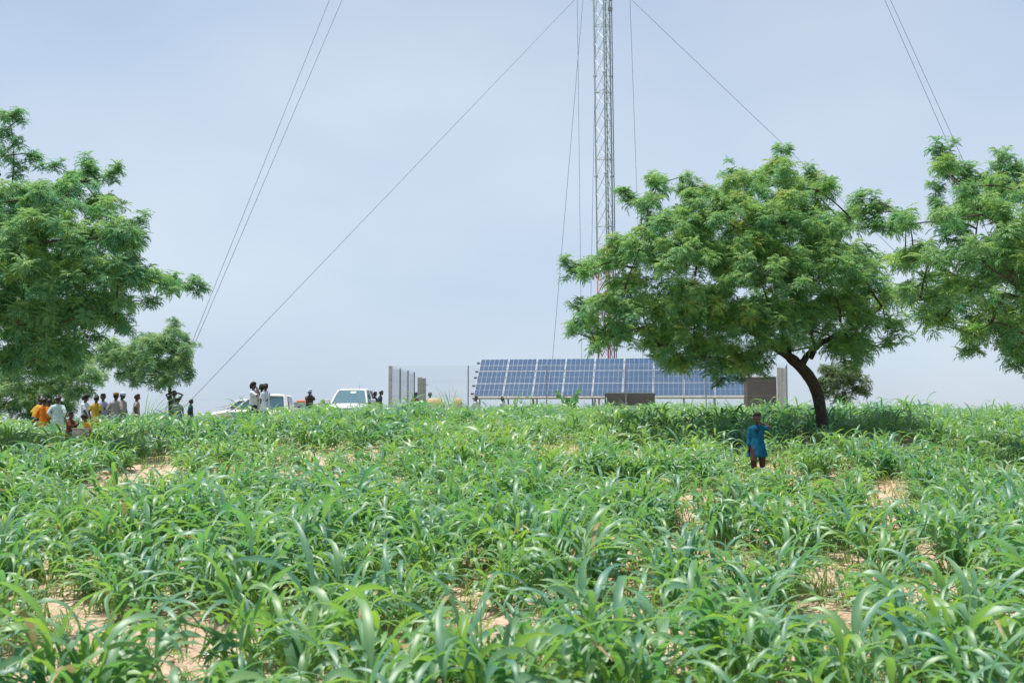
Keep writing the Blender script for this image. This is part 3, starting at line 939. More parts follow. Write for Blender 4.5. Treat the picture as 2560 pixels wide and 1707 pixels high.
def wire(name, a, b, label, sag=0.0, r=.013, group='guy wires of the mast'):
    a = np.asarray(a); b = np.asarray(b)
    t = np.linspace(0, 1, 14)[:, None]
    P = a * (1 - t) + b * t
    P[:, 2] -= (4 * sag * t * (1 - t))[:, 0]
    gq = G(); gq.tube(P - b, [r] * 14, 5)
    o = gq.obj(name, M['wire'], smooth=True, loc=b.tolist())
    tag(o, label, 'guy wire', group)
    return o
def anchor(px, py, D, label):
    p = at2(px, py, D); p[2] = gz(p[0], p[1])
    gq = G(); gq.box((0, 0, .12), (.6, .6, .36))
    o = gq.obj('anchor_block', M['concrete'], bevel=.03, loc=p.tolist()); tag(o, label, 'anchor', 'guy anchors')
    gq = G(); gq.bar((0, 0, .3), (0.1, 0.05, .55), .03, 6); gq.obj('anchor_rod', M['steel_grey'], o)
    return p + np.array([.1, .05, .5])
# a wire passes through two seen photo points; find its ends on the mast plane and at the anchor
def img_line_end(p0, p1, D0, D1, y_up, y_dn):
    (x0, y0), (x1, y1) = p0, p1
    f = lambda y: x0 + (x1 - x0) * (y - y0) / (y1 - y0)
    return at2(f(y_up), y_up, D0), at2(f(y_dn), y_dn, D1)
a1 = anchor(380, 950, 58, 'small concrete anchor block of the left guy wires behind the crest')
a2 = anchor(2437, 925, 58, 'small concrete anchor block of the right guy wires behind the right tree')
a3 = anchor(1400, 905, 110, 'small concrete anchor block behind the mast')
D = 70.0
for (p0, p1, yu, lab) in (((757, 0), (440, 790), -1420, 'upper left guy wire, outermost of the left pair'),
                          ((786, 0), (445, 795), -1330, 'upper left guy wire, inner one of the left pair'),):
    u, d = img_line_end(p0, p1, D, 58, yu, 945)
    wire('guy_wire', u, d, lab)
u, d = img_line_end((1320, 0), (445, 912), D, 58, -8, 940)
wire('guy_wire', u, d, 'lower left guy wire running from the mast down to beside the small tree')
u, d = img_line_end((1450, 0), (1870, 400), D, 58, -8, 922)
wire('guy_wire', u, d, 'lower right guy wire dropping from the mast behind the leaning tree')
for (p0, p1, yu, lab) in (((2032, 0), (2195, 370), -1420, 'upper right guy wire, left one of the right pair'),
                          ((2045, 0), (2215, 375), -1360, 'upper right guy wire, right one of the right pair')):
    u, d = img_line_end(p0, p1, D, 58, yu, 922)
    wire('guy_wire', u, d, lab)
for (p0, p1, D1, lab, sag) in (((1326, 0), (1336, 830), 84, 'near-vertical stay wire, leftmost beside the mast', 0),
                          ((1447, 0), (1464, 480), 88, 'near-vertical stay wire right of the mast', 0)):
    u, d = img_line_end(p0, p1, D, D1, -8, 912)
    wire('guy_wire', u, d, lab)
wire('guy_wire', at2(1356, -200, D), at2(1262, 908, 66), 'slack curved cable swinging out left of the mast', sag=-0.0)
wire('guy_wire', at2(1371, -60, D), at2(1353, 905, 76), 'thin cable closest to the left leg of the mast')

# ------------------------------------------------------------------ solar array
def solar():
    yaw = R(-8.0)
    p0 = at2(1087, 911, 63.5)             # lower left corner
    p1 = at2(1714, 908, 61.2)             # lower right corner
    W = np.linalg.norm((p1 - p0)[:2])
    d = (p1 - p0) / np.linalg.norm(p1 - p0)
    rz = math.atan2(p1[1] - p0[1], p1[0] - p0[0])
    tilt = R(43)
    # slope length so that the upper edge lands at photo y 826
    need = at2(1110, 826, 63.5 + 2.2)
    L = (need[2] - p0[2]) / math.sin(tilt)
    base = p0.copy(); base[2] = gz(p0[0], p0[1]) - .1
    root = empty('solar_array', base.tolist(), rz, 'long bank of blue solar panels, nine across and three high, behind the wire fence', 'solar panels')
    h0 = p0[2] - base[2]
    cw = W / 9; ch = L / 3
    print('panel', cw, ch)
    c, s = math.cos(tilt), math.sin(tilt)
    def loc(u, v, n=0.0):     # u along, v up slope, n out of face
        return np.array([u, v * c - n * s * -0 - n * s, h0 + v * s + n * c])
    def slab(gq, u0, u1, v0, v1, n0, n1):
        V = [loc(u, v, n) for u in (u0, u1) for v in (v0, v1) for n in (n0, n1)]
        gq.add(np.array(V), [(0, 1, 3, 2), (4, 6, 7, 5), (0, 4, 5, 1), (2, 3, 7, 6), (0, 2, 6, 4), (1, 5, 7, 3)])
    def build(name, fn, mat, parent):
        gq = G(); fn(gq); return gq.obj(name, M[mat], parent)
    for i in range(9):
        for j in range(3):
            u0, u1 = i * cw + .022, (i + 1) * cw - .022
            v0, v1 = j * ch + .006, (j + 1) * ch - .006
            pn = build('solar_panel', lambda q: slab(q, u0 + .02, u1 - .02, v0 + .014, v1 - .014, 0, .03), 'solar', root)
            def fr(q):
                slab(q, u0, u1, v0, v0 + .014, -.01, .035); slab(q, u0, u1, v1 - .014, v1, -.01, .035)
                slab(q, u0, u0 + .02, v0 + .014, v1 - .014, -.01, .035); slab(q, u1 - .02, u1, v0 + .014, v1 - .014, -.01, .035)
            build('panel_frame', fr, 'alu', pn)
            def ln(q):
                for k in range(1, 6):
                    u = u0 + (u1 - u0) * k / 6
                    slab(q, u - .0055, u + .0055, v0 + .014, v1 - .014, .0295, .0325)
                vm = (v0 + v1) / 2
                slab(q, u0 + .02, u1 - .02, vm - .0055, vm + .0055, .0295, .0335)
            build('cell_lines', ln, 'cellline', pn)
    def rails(q):
        for v in (.35, ch * .95, ch * 1.6, ch * 2.1, ch * 2.8):
            slab(q, -.2, W + .05, v - .05, v + .05, -.12, -.02)
    build('rail', rails, 'rail', root)
    def eaves(q): slab(q, -.05, W + .05, -.10, -.02, -.10, .02)
    build('lower_beam', eaves, 'concrete', root)
    for i in range(10):
        u = W * (i + .0) / 9
        q = G(); a = loc(u, .3, -.16); q.bar((a[0], a[1], 0), a, .05, 6)
        b_ = loc(u, L * .8, -.16); q.bar((b_[0], b_[1], 0), b_, .05, 6)
        q.bar((a[0], a[1], a[2] - .1), (b_[0], b_[1], .5), .03, 4)
        q.obj('support_leg', M['steel_grey'], root)
solar()

# ------------------------------------------------------------------ chain-link fence
FA = at2(897, 839, 54.0)
FB = at2(1801, 838, 52.6)
def fence():
    a = FA.copy(); b = FB.copy()
    ztop = (a[2] + b[2]) / 2
    rz = math.atan2(b[1] - a[1], b[0] - a[0])
    L = math.hypot(b[0] - a[0], b[1] - a[1])
    z0 = min(gz(a[0], a[1]), gz(b[0], b[1])) - .15
    H = ztop - z0
    root = empty('chain_link_fence', (a[0], a[1], z0), rz, 'grey chain-link fence in front of the solar panels with a cream corner post', 'fence', 'compound fences')
    G().box((0, 0, H / 2), (.16, .14, H)).obj('corner_post', M['concrete'], root, bevel=.01)
    for i in range(1, 6):
        u = (182 * i) / 904 * L
        G().box((u, .05, H / 2), (.055, .055, H)).obj('post', M['steel_grey'], root)
    q = G()
    pit = .13
    k = -int(H / pit) - 1
    while k * pit < L:
        for s in (1, -1):
            u0 = k * pit; u1 = u0 + H
            c0, c1 = max(u0, 0.08), min(u1, L)
            if c1 > c0:
                za, zb = c0 - u0, c1 - u0
                if s < 0: za, zb = H - za, H - zb
                q.bar((c0, 0.006 * s, za), (c1, 0.006 * s, zb), .0030, 3)
        k += 1
    q.obj('wire_mesh', M['mesh_wire'], root)
    q = G()
    for z in (H - .03, H * .74, H * .5):
        q.bar((0, -.012, z), (L, -.012, z), .005, 3)
    q.obj('line_wire', M['mesh_wire'], root)
    q = G(); q.bar((.1, .02, .6), (.75, .02, .0), .03, 4); q.obj('brace', M['steel_grey'], root)
    # side fence running away from the camera
    root = empty('chain_link_fence', (a[0] + .02, a[1] + .10, z0), 0, 'fence of square wire mesh on dark posts running back from the cream corner post', 'fence', 'compound fences')
    L2 = 7.4; dx = .47
    for (t) in (.36, .70, 1.0):
        G().box((dx * t, L2 * t, H / 2), (.06, .06, H)).obj('post', M['cable'], root)
    q = G()
    n = 46
    for i in range(1, n):
        t = i / n
        q.bar((dx * t, L2 * t, 0), (dx * t, L2 * t, H - .1), .0055, 3)
    for i in range(18):
        z = .2 + i * (H - .3) / 17
        q.bar((0, 0, z), (dx, L2, z), .006, 3)
    q.obj('wire_mesh', M['mesh_wire'], root)
    q = G(); q.tube([(0, 0, H), (dx * .33, L2 * .33, H - .05), (dx * .68, L2 * .68, H - .03), (dx, L2, H)], [.008] * 4, 3); q.obj('line_wire', M['mesh_wire'], root)
    return z0
fz = fence()

def gate_posts():
    for (x, w_, lab) in ((1050, .26, 'wider cream concrete gate pillar behind the fence, left of the two'), (1060, .22, 'narrower cream concrete gate pillar behind the fence, right of the two')):
        p = at(x, 943 + (0 if x < 1055 else 2), 62.5 + (0 if x < 1055 else .5))
        z0 = gz(p[0], p[1])
        q = G(); q.box((0, 0, (p[2] - z0) / 2), (w_, .22, p[2] - z0))
        o = q.obj('gate_pillar', M['concrete'], loc=(p[0], p[1], z0), bevel=.015)
        tag(o, lab, 'pillar', 'gate pillars')
        q = G(); q.box((w_ / 2 + .08, 0, (p[2] - z0) * .86), (.16, .03, .03)); q.obj('hinge', M['steel_grey'], o)
gate_posts()

def shelters():
    # brown block at the right end with pale rim
    a = at(1868, 943, 56.0); b = at(1941, 943, 56.0)
    z0 = gz(a[0], a[1]) - .1
    W = b[0] - a[0]; H = a[2] - z0
    root = empty('equipment_box', ((a[0] + b[0]) / 2, 56.4, z0), 0, 'dark brown louvred equipment box with pale rim at the right end of the panels', 'equipment box', 'brown equipment boxes')
    G().box((0, 0, H / 2), (W, .8, H)).obj('wall', M['brown'], root)
    G().box((0, 0, H + .03), (W + .08, .9, .06)).obj('roof', M['paper'], root, bevel=.01)
    # pale corrugated corner
    a = at(1942, 918, 55.0); b = at(1962, 918, 55.0)
    z0 = gz(a[0], 55.0) - .1; H = a[2] - z0; W = b[0] - a[0]
    root = empty('metal_screen', ((a[0] + b[0]) / 2, 55.0, z0), R(-4), 'narrow cream corrugated screen at the right corner of the compound', 'screen')
    q = G()
    for i in range(5):
        q.box((-W / 2 + W * (i + .5) / 5, .02 * (i % 2), H / 2), (W / 5 * (.98 if i % 2 else .7), .05, H - .02 * i))
    q.obj('sheet', M['concrete'], root)
    G().box((W * .62, .05, H / 2 + .02), (.05, .06, H + .04)).obj('post', M['steel_grey'], root)
    # low brown box under the middle of the array
    a = at(1513, 983, 60.0); b = at(1637, 983, 60.0)
    z0 = gz(a[0], 60.0) - .1; H = a[2] - z0; W = b[0] - a[0]
    root = empty('equipment_box', ((a[0] + b[0]) / 2, 60.2, z0), 0, 'low dark brown box standing under the middle of the solar panels', 'equipment box', 'brown equipment boxes')
    G().box((0, 0, H / 2), (W, .5, H)).obj('wall', M['brown'], root)
    G().box((0, 0, H + .02), (W + .04, .54, .04)).obj('roof', M['concrete'], root)
shelters()

# ------------------------------------------------------------------ pickups
def loft(rings):
    n = len(rings[0]); V = np.vstack(rings); F = []
    for i in range(len(rings) - 1):
        for k in range(n):
            k2 = (k + 1) % n
            F.append((i * n + k, i * n + k2, (i + 1) * n + k2, (i + 1) * n + k))
    F.append(tuple(range(n - 1, -1, -1))); F.append(tuple((len(rings) - 1) * n + k for k in range(n)))
    return V, F
def pickup(label, loc, rz):
    root = empty('pickup_truck', loc, rz, label, 'pickup truck', 'white pickup trucks')
    # lower body: cross-sections along x (front = +x)
    st = [(-1.05, .90, 1.12, 1.12), (-.4, .92, 1.12, 1.12), (.6, .92, 1.12, 1.12), (1.20, .915, 1.11, 1.13), (1.45, .91, 1.09, 1.13), (2.0, .89, 1.03, 1.09), (2.35, .85, .96, 1.02), (2.55, .76, .88, .92), (2.62, .66, .78, .80)]
    rings = []
    for (x, hw, ze, zc) in st:
        zb = .42
        pr = [(-hw + .06, zb), (-hw, zb + .12), (-hw, ze - .22), (-hw + .035, ze - .06), (-hw + .10, ze), (-hw * .5, zc), (0, zc + .005), (hw * .5, zc), (hw - .10, ze), (hw - .035, ze - .06), (hw, ze - .22), (hw, zb + .12), (hw - .06, zb)]
        rings.append(np.array([(x, y, z) for (y, z) in pr]))
    q = G(); q.add(*loft(rings))
    q.box((-1.85, 0, .62), (1.62, 1.72, .34))                # bed floor and frame
    for s in (1, -1): q.box((-1.86, s * .875, .84), (1.64, .09, .68))
    q.box((-2.66, 0, .86), (.07, 1.74, .60))
    q.obj('body', M['paint'], root, smooth=False, bevel=.02)
    # cab roof and pillars
    rr = []
    for (x, hw, z0, z1) in ((.62, .56, 1.70, 1.735), (.45, .62, 1.71, 1.785), (0, .645, 1.72, 1.81), (-.5, .64, 1.71, 1.80), (-.80, .61, 1.70, 1.765), (-.88, .56, 1.68, 1.70)):
        rr.append(np.array([(x, y, z) for (y, z) in [(-hw, z0), (-hw, z0 + .02), (-hw + .08, z1 - .01), (0, z1), (hw - .08, z1 - .01), (hw, z0 + .02), (hw, z0)]]))
    q = G(); q.add(*loft(rr))
    for s in (1, -1):
        q.tube([(1.36, s * .80, 1.10), (1.0, s * .71, 1.43), (.60, s * .60, 1.72)], [.045, .04, .045], 6)
        q.tube([(.02, s * .85, 1.10), (-.02, s * .63, 1.73)], [.05, .05], 6)
        q.tube([(-.86, s * .84, 1.10), (-.76, s * .62, 1.73)], [.10, .09], 6)
        q.tube([(.60, s * .62, 1.715), (0, s * .65, 1.73), (-.8, s * .62, 1.715)], [.035] * 3, 6)
    q.box((-1.0, 0, 1.26), (.06, 1.64, .30))
    q.obj('roof', M['paint'], root, smooth=False)
    # glass
    def quad(name, pts4, th, mat='glass', par=root):
        P = np.array(pts4, float); nn = np.cross(P[1] - P[0], P[3] - P[0]); nn /= np.linalg.norm(nn)
        V = np.vstack([P, P - nn * th]); q = G().add(V, [(0, 1, 2, 3), (7, 6, 5, 4), (0, 4, 5, 1), (1, 5, 6, 2), (2, 6, 7, 3), (3, 7, 4, 0)])
        return q.obj(name, M[mat], par)
    ws = quad('windscreen', [(1.33, -.78, 1.12), (1.33, .78, 1.12), (.63, .585, 1.705), (.63, -.585, 1.705)], .01)
    quad('sticker', [(.80, -.04, 1.585), (.80, .20, 1.585), (.705, .20, 1.665), (.705, -.04, 1.665)], .003, 'paper', ws)
    quad('rear_window', [(-.98, .78, 1.14), (-.98, -.78, 1.14), (-.87, -.56, 1.66), (-.87, .56, 1.66)], .01)
    for s in (1, -1):
        quad('side_window', [(1.22, s * .84, 1.12), (.06, s * .86, 1.12), (.02, s * .66, 1.68), (.60, s * .635, 1.68)][::s], .01)
        quad('side_window', [(-.04, s * .86, 1.12), (-.80, s * .855, 1.12), (-.70, s * .655, 1.66), (-.06, s * .66, 1.68)][::s], .01)
        # mirror
        q = G(); q.box((1.06, s * 1.03, 1.22), (.13, .22, .19)); mi = q.obj('wing_mirror', M['paint'], root, bevel=.04)
        q = G(); q.bar((1.08, s * .84, 1.12), (1.06, s * .98, 1.17), .03, 6); q.obj('mirror_arm', M['black'], mi)
        # lamps
        q = G(); q.box((2.47, s * .70, .88), (.20, .24, .15)); q.obj('headlight', M['lens'], root, bevel=.03)
        q = G(); q.box((-2.70, s * .86, .92), (.05, .10, .32)); q.obj('tail_light', M['steel_red'], root)
        for xd in (.72, -.42):
            q = G(); q.box((xd - .3, s * .935, 1.0), (.16, .03, .03)); q.obj('door_handle', M['chrome'], root)
        for xw in (1.62, -1.72):
            q = G(); q.tube([(xw, s * .68, .37), (xw, s * .93, .37)], [.37, .37], 28)
            wh = q.obj('wheel', M['rubber'], root)
            q = G(); q.tube([(xw, s * .90, .37), (xw, s * .938, .37)], [.23, .21], 18); q.obj('rim', M['chrome'], wh)
        q = G()
        for xw in (1.62, -1.72):
            P = [(xw + .44 * math.cos(a), s * .925, .37 + .44 * math.sin(a)) for a in np.linspace(-.1, math.pi + .1, 12)]
            q.tube(P, [.035] * 12, 6)
        q.obj('wheel_arch', M['black'], root)
    q = G(); q.box((2.60, 0, .80), (.07, .98, .20)); gr = q.obj('grille', M['black'], root, bevel=.02)
    q = G(); q.box((2.645, 0, .84), (.02, .9, .025)); q.box((2.645, 0, .77), (.02, .9, .025)); q.obj('grille_bar', M['chrome'], gr)
    q = G(); q.box((2.58, 0, .54), (.22, 1.62, .26)); q.obj('bumper', M['paint'], root, bevel=.05)
    q = G(); q.box((2.70, 0, .50), (.02, .52, .12)); q.obj('number_plate', M['paper'], root)
    for (x, y) in ((.25, .38), (.25, -.38), (-.55, .38), (-.55, -.38)):
        q = G(); q.box((x, y, 1.12), (.14, .46, .55)); q.box((x, y, 1.47), (.10, .24, .18)); q.obj('seat', M['seat'], root, bevel=.05)
    q = G(); q.tube([(.55, .30, 1.74), (.30, .30, 2.02)], [.008, .004], 4); q.obj('antenna', M['black'], root)
    q = G()
    for s in (1, -1): q.tube([(1.38, s * .5 - .25, 1.13), (1.30, s * .5 + .12, 1.16)], [.012, .008], 4)
    q.obj('wiper', M['black'], root)
    q = G()   # styling bar behind the cab
    q.tube([(-1.15, -.80, 1.15), (-1.12, -.66, 1.62), (-1.12, .66, 1.62), (-1.15, .80, 1.15)], [.035] * 4, 6)
    return root
p3 = at(886, 1000, 52.0)
pickup('white pickup parked facing the camera with a paper on its windscreen', (p3[0], p3[1] + 0, at(886, 971, 52.0)[2] - 1.81), R(-92))
p2 = at(700, 1000, 49.5)
pickup('white double-cab pickup parked side on behind the girl in the dark skirt', (p2[0] - .55, 50.0, at(700, 984, 49.5)[2] - 1.81), R(183))
p1_ = at(620, 1000, 58)
pickup('white pickup half hidden at the far left of the three, only bonnet and windscreen clear', (at(618, 997, 57)[0] + .15, 57.0, at(618, 997, 57)[2] - 1.81), R(198))

# load in and beside the bed
def load():
    z = at(700, 984, 49.5)[2] - 1.81 + .79
    def bag(name, px, D, w_, h_, mat, label, cat, zz=None, d_=.5):
        p = at(px, 1000, D)
        n = 14; rings = []
        r = np.random.default_rng(int(px))
        for i in range(9):
            t = i / 8
            s = math.sin(math.pi * (.12 + .80 * t)) ** .5
            rings.append(np.array([(math.cos(a) * w_ / 2 * s * (1 + r.normal(0, .04)), math.sin(a) * d_ / 2 * s * (1 + r.normal(0, .04)), h_ * t) for a in np.linspace(0, 2 * math.pi, n, endpoint=False)]))
        q = G(); q.add(*loft(rings)); o = q.obj(name, M[mat], smooth=True, loc=(p[0], D, zz if zz is not None else gz(p[0], D)))
        return tag(o, label, cat)
    bag('sack', 735, 50.0, .55, .46, 'sack', 'bulging white sack in the pickup bed just behind the cab', 'sack', z)
    for (px, w_, h_, lab) in ((754, .52, .62, 'grey crate with an orange bundle on top in the pickup bed'), (791, .60, .56, 'plain pale grey crate at the tail of the pickup bed')):
        p = at(px, 1000, 50.0)
        q = G(); q.box((0, 0, h_ / 2), (w_, .7, h_)); q.box((0, 0, h_ + .015), (w_ + .05, .74, .04))
        o = q.obj('crate', M['crate'], loc=(p[0], 50.0, z), bevel=.012); tag(o, lab, 'crate', 'crates in the pickup bed')
        q = G(); q.box((0, -.36, h_ * .72), (w_ * .35, .03, .05)); q.obj('handle', M['black'], o)
    bag('cloth_bundle', 753, 50.0, .44, .10, 'orange_c', 'small orange cloth bundle lying on the grey crate', 'bundle', z + .65, .4)
    zz = at(1080, 1002, 57)[2]
    for (px, w_, py, lab) in ((1088, 1.1, 995, 'tan sacking bundle under the arm of the capped man inside the fence'), (1145, .55, 995, 'smaller tan bundle by the fence beside the tall weed')):
        p = at(px, py, 55.6); gzv = gz(p[0], 55.6)
        bag('sacking_bundle', px, 55.6, w_, p[2] - gzv, 'tan', lab, 'bundle', gzv, .7)
load()

# ------------------------------------------------------------------ people
def vox(name, parts, voxel, mat, noise=0.0, seed=0):
    q = G()
    for V, F in parts: q.add(V, F)
    me = q.mesh(name, mat)
    o = bpy.data.objects.new('tmp_', me); link(o)
    md = o.modifiers.new('r', 'REMESH'); md.mode = 'VOXEL'; md.voxel_size = voxel; md.use_smooth_shade = True
    m2 = o.modifiers.new('s', 'SMOOTH'); m2.iterations = 2; m2.factor = .5
    dg = bpy.context.evaluated_depsgraph_get(); dg.update()
    me2 = bpy.data.meshes.new_from_object(o.evaluated_get(dg))
    bpy.data.objects.remove(o); bpy.data.meshes.remove(me)
    me2.name = name
    me2.materials.clear(); me2.materials.append(mat)
    me2.polygons.foreach_set('use_smooth', np.ones(len(me2.polygons), bool))
    return me2
def ell_loft(sections, n=18, fold=0.0, ph=0.0):
    """sections: (center xyz, rx, ry, fold amount)"""
    rings = []
    for s in sections:
        c, rx, ry = s[0], s[1], s[2]; fo = s[3] if len(s) > 3 else 0
        rings.append(np.array([(c[0] + rx * math.cos(a) * (1 + fo * math.sin(7 * a + ph)), c[1] + ry * math.sin(a) * (1 + fo * math.sin(5 * a + ph)), c[2]) for a in np.linspace(0, 2 * math.pi, n, endpoint=False)]))
    return loft(rings)
def ik(a, b, l1, l2, pole):
    a = np.array(a, float); b = np.array(b, float)
    d = b - a; L = np.linalg.norm(d)
    if L > (l1 + l2) * .995: b = a + d / L * (l1 + l2) * .995; d = b - a; L = np.linalg.norm(d)
    x = (l1 * l1 - l2 * l2 + L * L) / (2 * L)
    h = math.sqrt(max(1e-8, l1 * l1 - x * x))
    dn = d / L
    p = np.array(pole, float); p = p - dn * p.dot(dn); p /= (np.linalg.norm(p) + 1e-9)
    return a + dn * x + p * h, b
def rotm(ax, ay, az):
    return np.array(Matrix.Rotation(az, 3, 'Z') @ Matrix.Rotation(ay, 3, 'Y') @ Matrix.Rotation(ax, 3, 'X'))

def person(label, x, y, H, yaw, clothes, hh=None, lean=0.0, side=0.0, head=(0, 0, 0), hands=None, elbow=None, elpos=None, pelvis=None, feet=None, voxel=.013, hat=None, hair='short', z=None, build=1.0, eyes=False, curl=.5, group='people standing about the crest'):
    """local axes: the person faces -Y; +X is on the viewer's right when the person faces the camera"""
    hh = hh or .145 * H
    chin = H - hh
    shz = chin - .035 * H
    hipz = .49 * H
    Wd = .118 * H * build
    if pelvis is None: pelvis = hipz
    drop = hipz - pelvis
    Ru = rotm(lean, side, 0)
    pel = np.array([0, 0, pelvis])
    def up(p):      # upper body point given in the standing pose
        p = np.array(p, float) - np.array([0, 0, hipz])
        return Ru @ p + pel
    body = []
    sec = [((0, 0, hipz - .045 * H), .080 * H, .062 * H), ((0, 0, hipz + .01 * H), .090 * H, .066 * H), ((0, 0, hipz + .08 * H), .076 * H, .056 * H), ((0, 0, hipz + .16 * H), .086 * H, .060 * H),
           ((0, 0, shz - .05 * H), .100 * H, .060 * H), ((0, 0, shz - .01 * H), .072 * H, .046 * H), ((0, 0, shz + .015 * H), .045 * H, .038 * H)]
    V, F = ell_loft(sec); body.append((np.array([up(v) for v in V]), F))
    # neck
    nr = .031 * H
    hc0 = np.array([0, -.01 * H, chin + hh * .5])
    body.append(tube([up((0, .004 * H, shz - .02 * H)), up((0, 0, chin + .02 * H)), up((0, -.002 * H, chin + hh * .35))], [nr * 1.25, nr, nr], 10))
    # head
    Rh = Ru @ rotm(*head)
    hc = up(hc0); piv = up((0, 0, chin + .01 * H))
    def hp(p): return piv + Rh @ (np.array(p, float) - np.array([0, 0, chin + .01 * H]))
    n1, n2 = 12, 16
    rings = []
    for i in range(n1 + 1):
        t = i / n1; ph = math.pi * (t * .96 + .02)
        zc = -math.cos(ph) * .5 * hh
        rad = math.sin(ph)
        low = max(0, -zc / (.5 * hh))
        ring = []
        for a in np.linspace(0, 2 * math.pi, n2, endpoint=False):
            cx_, cy_ = math.cos(a), math.sin(a)
            rx = .365 * hh * rad * (1 - .22 * low)
            ry = .44 * hh * rad * (1 - .10 * low if cy_ < 0 else 1 - .42 * low)
            yy = cy_ * ry + (.02 * hh if cy_ > 0 else 0)
            ring.append(hp((hc0[0] + cx_ * rx, hc0[1] + yy, hc0[2] + zc)))
        rings.append(np.array(ring))
    body.append(loft(rings))
    def H_(x_, y_, z_): return hp((hc0[0] + x_ * hh, hc0[1] + y_ * hh, hc0[2] + z_ * hh))
    body.append(tube([H_(0, -.40, .04), H_(0, -.455, -.07), H_(0, -.44, -.12)], [.03 * hh, .05 * hh, .055 * hh], 8, capr=True))   # nose
    body.append(tube([H_(-.12, -.385, -.25), H_(0, -.425, -.25), H_(.12, -.385, -.25)], [.03 * hh, .05 * hh, .03 * hh], 8, capr=True))      # lips
    body.append(tube([H_(-.2, -.36, .08), H_(0, -.40, .075), H_(.2, -.36, .08)], [.03 * hh, .04 * hh, .03 * hh], 8, capr=True))     # brow
    for s in (1, -1): body.append(tube([H_(s * .36, .0, .07), H_(s * .40, .03, -.02), H_(s * .36, .0, -.12)], [.05 * hh, .055 * hh, .04 * hh], 8, capr=True))  # ears
    # arms
    la, lf = .165 * H, .145 * H
    hands = hands or {}
    elbow = elbow or {}
    joints = {}
    for s in (1, -1):
        sh = up((s * (Wd - .020 * H), 0, shz - .034 * H))
        tgt = hands.get(s, (s * (Wd + .035 * H), -.02 * H, shz - .31 * H))
        tgt = up(tgt) if tgt[-1] != 'abs' else np.array(tgt[:3])
        pole = Ru @ np.array(elbow.get(s, (s * .3, .8, -.2)))
        el, wr = ik(sh, tgt, la, lf, pole)
        if elpos and s in elpos: el, wr = up(elpos[s]), tgt
        joints[s] = (sh, el, wr)
        body.append(tube([sh, sh * .5 + el * .5, el, el * .5 + wr * .5, wr], np.array([.025, .029, .024, .023, .017]) * H, 10, capr=True))
        d = wr - el; d /= np.linalg.norm(d)
        nrm = np.cross(d, np.array([0, 1.0, 0]) + .01); nrm /= np.linalg.norm(nrm)
        acr = np.cross(nrm, d)                  # across the palm
        hl = .050 * H
        pal = wr + d * hl
        body.append(tube([wr, wr + d * hl * .5, pal], np.array([.016, .023, .022]) * H, 10, flat=.5, up=nrm, capr=True))
        for k, (off, fl) in enumerate(((-.75, .85), (-.26, 1.0), (.24, .95), (.72, .75))):
            b0 = pal - d * hl * .25 + acr * off * .021 * H
            f1 = b0 + d * fl * .026 * H
            f2 = f1 + (d * math.cos(curl) - nrm * s * math.sin(curl)) * fl * .020 * H
            f3 = f2 + (d * math.cos(2 * curl) - nrm * s * math.sin(2 * curl)) * fl * .014 * H
            fr = max(.0052 * H, voxel * .62)
            body.append(tube([b0, f1, f2, f3], [fr * 1.1, fr, fr * .95, fr * .8], 6, capr=True))
        b0 = wr + d * hl * .35 - acr * .018 * H
        t1 = b0 + (d * .6 - acr * .8) * .024 * H; t2 = t1 + d * .02 * H
        body.append(tube([b0, t1, t2], [max(.007 * H, voxel * .6)] * 2 + [max(.006 * H, voxel * .5)], 6, capr=True))
    # legs
    lt, ls = .245 * H, .235 * H
    legs = {}
    for s in (1, -1):
        hip = np.array([s * .048 * H, 0, pelvis - .01 * H])
        ft = (feet or {}).get(s, (s * .055 * H, 0, .04 * H))
        kn, an = ik(hip, ft, lt, ls, (s * .15, -1, .1))
        legs[s] = (hip, kn, an)
        body.append(tube([hip, hip * .5 + kn * .5, kn, kn * .55 + an * .45, an], np.array([.055, .047, .034, .034, .021]) * H, 10, capr=True))
        body.append(tube([an + [0, .015 * H, -.018 * H], an + [s * .006 * H, -.04 * H, -.024 * H], an + [s * .01 * H, -.095 * H, -.030 * H]], np.array([.022, .021, .014]) * H, 8, capr=True))
    z0 = gz(x, y) if z is None else z
    o = mobj('person', vox('person', body, voxel, M['skin']))
    o.location = (x, y, z0); o.rotation_euler = (0, 0, yaw)
    tag(o, label, 'person', group)
    # hair
    if hair:
        th = .018 * hh if hair == 'short' else .10 * hh
        rings = []
        for i in range(7):
            t = i / 6; ph = math.pi * (1 - t * (.50 if hair == 'short' else .60))
            zc = -math.cos(ph) * (.5 * hh + th); rad = math.sin(ph) + .02
            ring = []
            for a in np.linspace(0, 2 * math.pi, 16, endpoint=False):
                cx_, cy_ = math.cos(a), math.sin(a)
                zz = zc + (.30 * hh * t if cy_ < -.3 else (-.10 * hh * t if cy_ > .2 else 0))
                ring.append(hp((hc0[0] + cx_ * (.365 * hh + th) * rad, hc0[1] + cy_ * (.44 * hh + th) * rad + .02 * hh, hc0[2] + zz)))
            rings.append(np.array(ring))
        V, F = loft(rings)
        G().add(V, F).obj('hair', M['hair'], o, smooth=True)
    if hat:
        m_, brim = hat
        rings = []
        for (zz, f) in ((.18, 1.06), (.30, 1.05), (.50, 1.0), (.56, .85), (.575, .2)):
            rings.append(np.array([H_(.375 * f * math.cos(a), .02 + .45 * f * math.sin(a), zz) for a in np.linspace(0, 2 * math.pi, 18, endpoint=False)]))
        q = G(); q.add(*loft(rings))
        if brim:
            rr = [np.array([H_(.39 * f * math.cos(a), .02 + .47 * f * math.sin(a), zz) for a in np.linspace(0, 2 * math.pi, 18, endpoint=False)]) for (zz, f) in ((.20, .9), (.17, 1.55), (.15, 1.55), (.17, .9))]
            q.add(*loft(rr))
        q.obj('cap', m_, o, smooth=True)
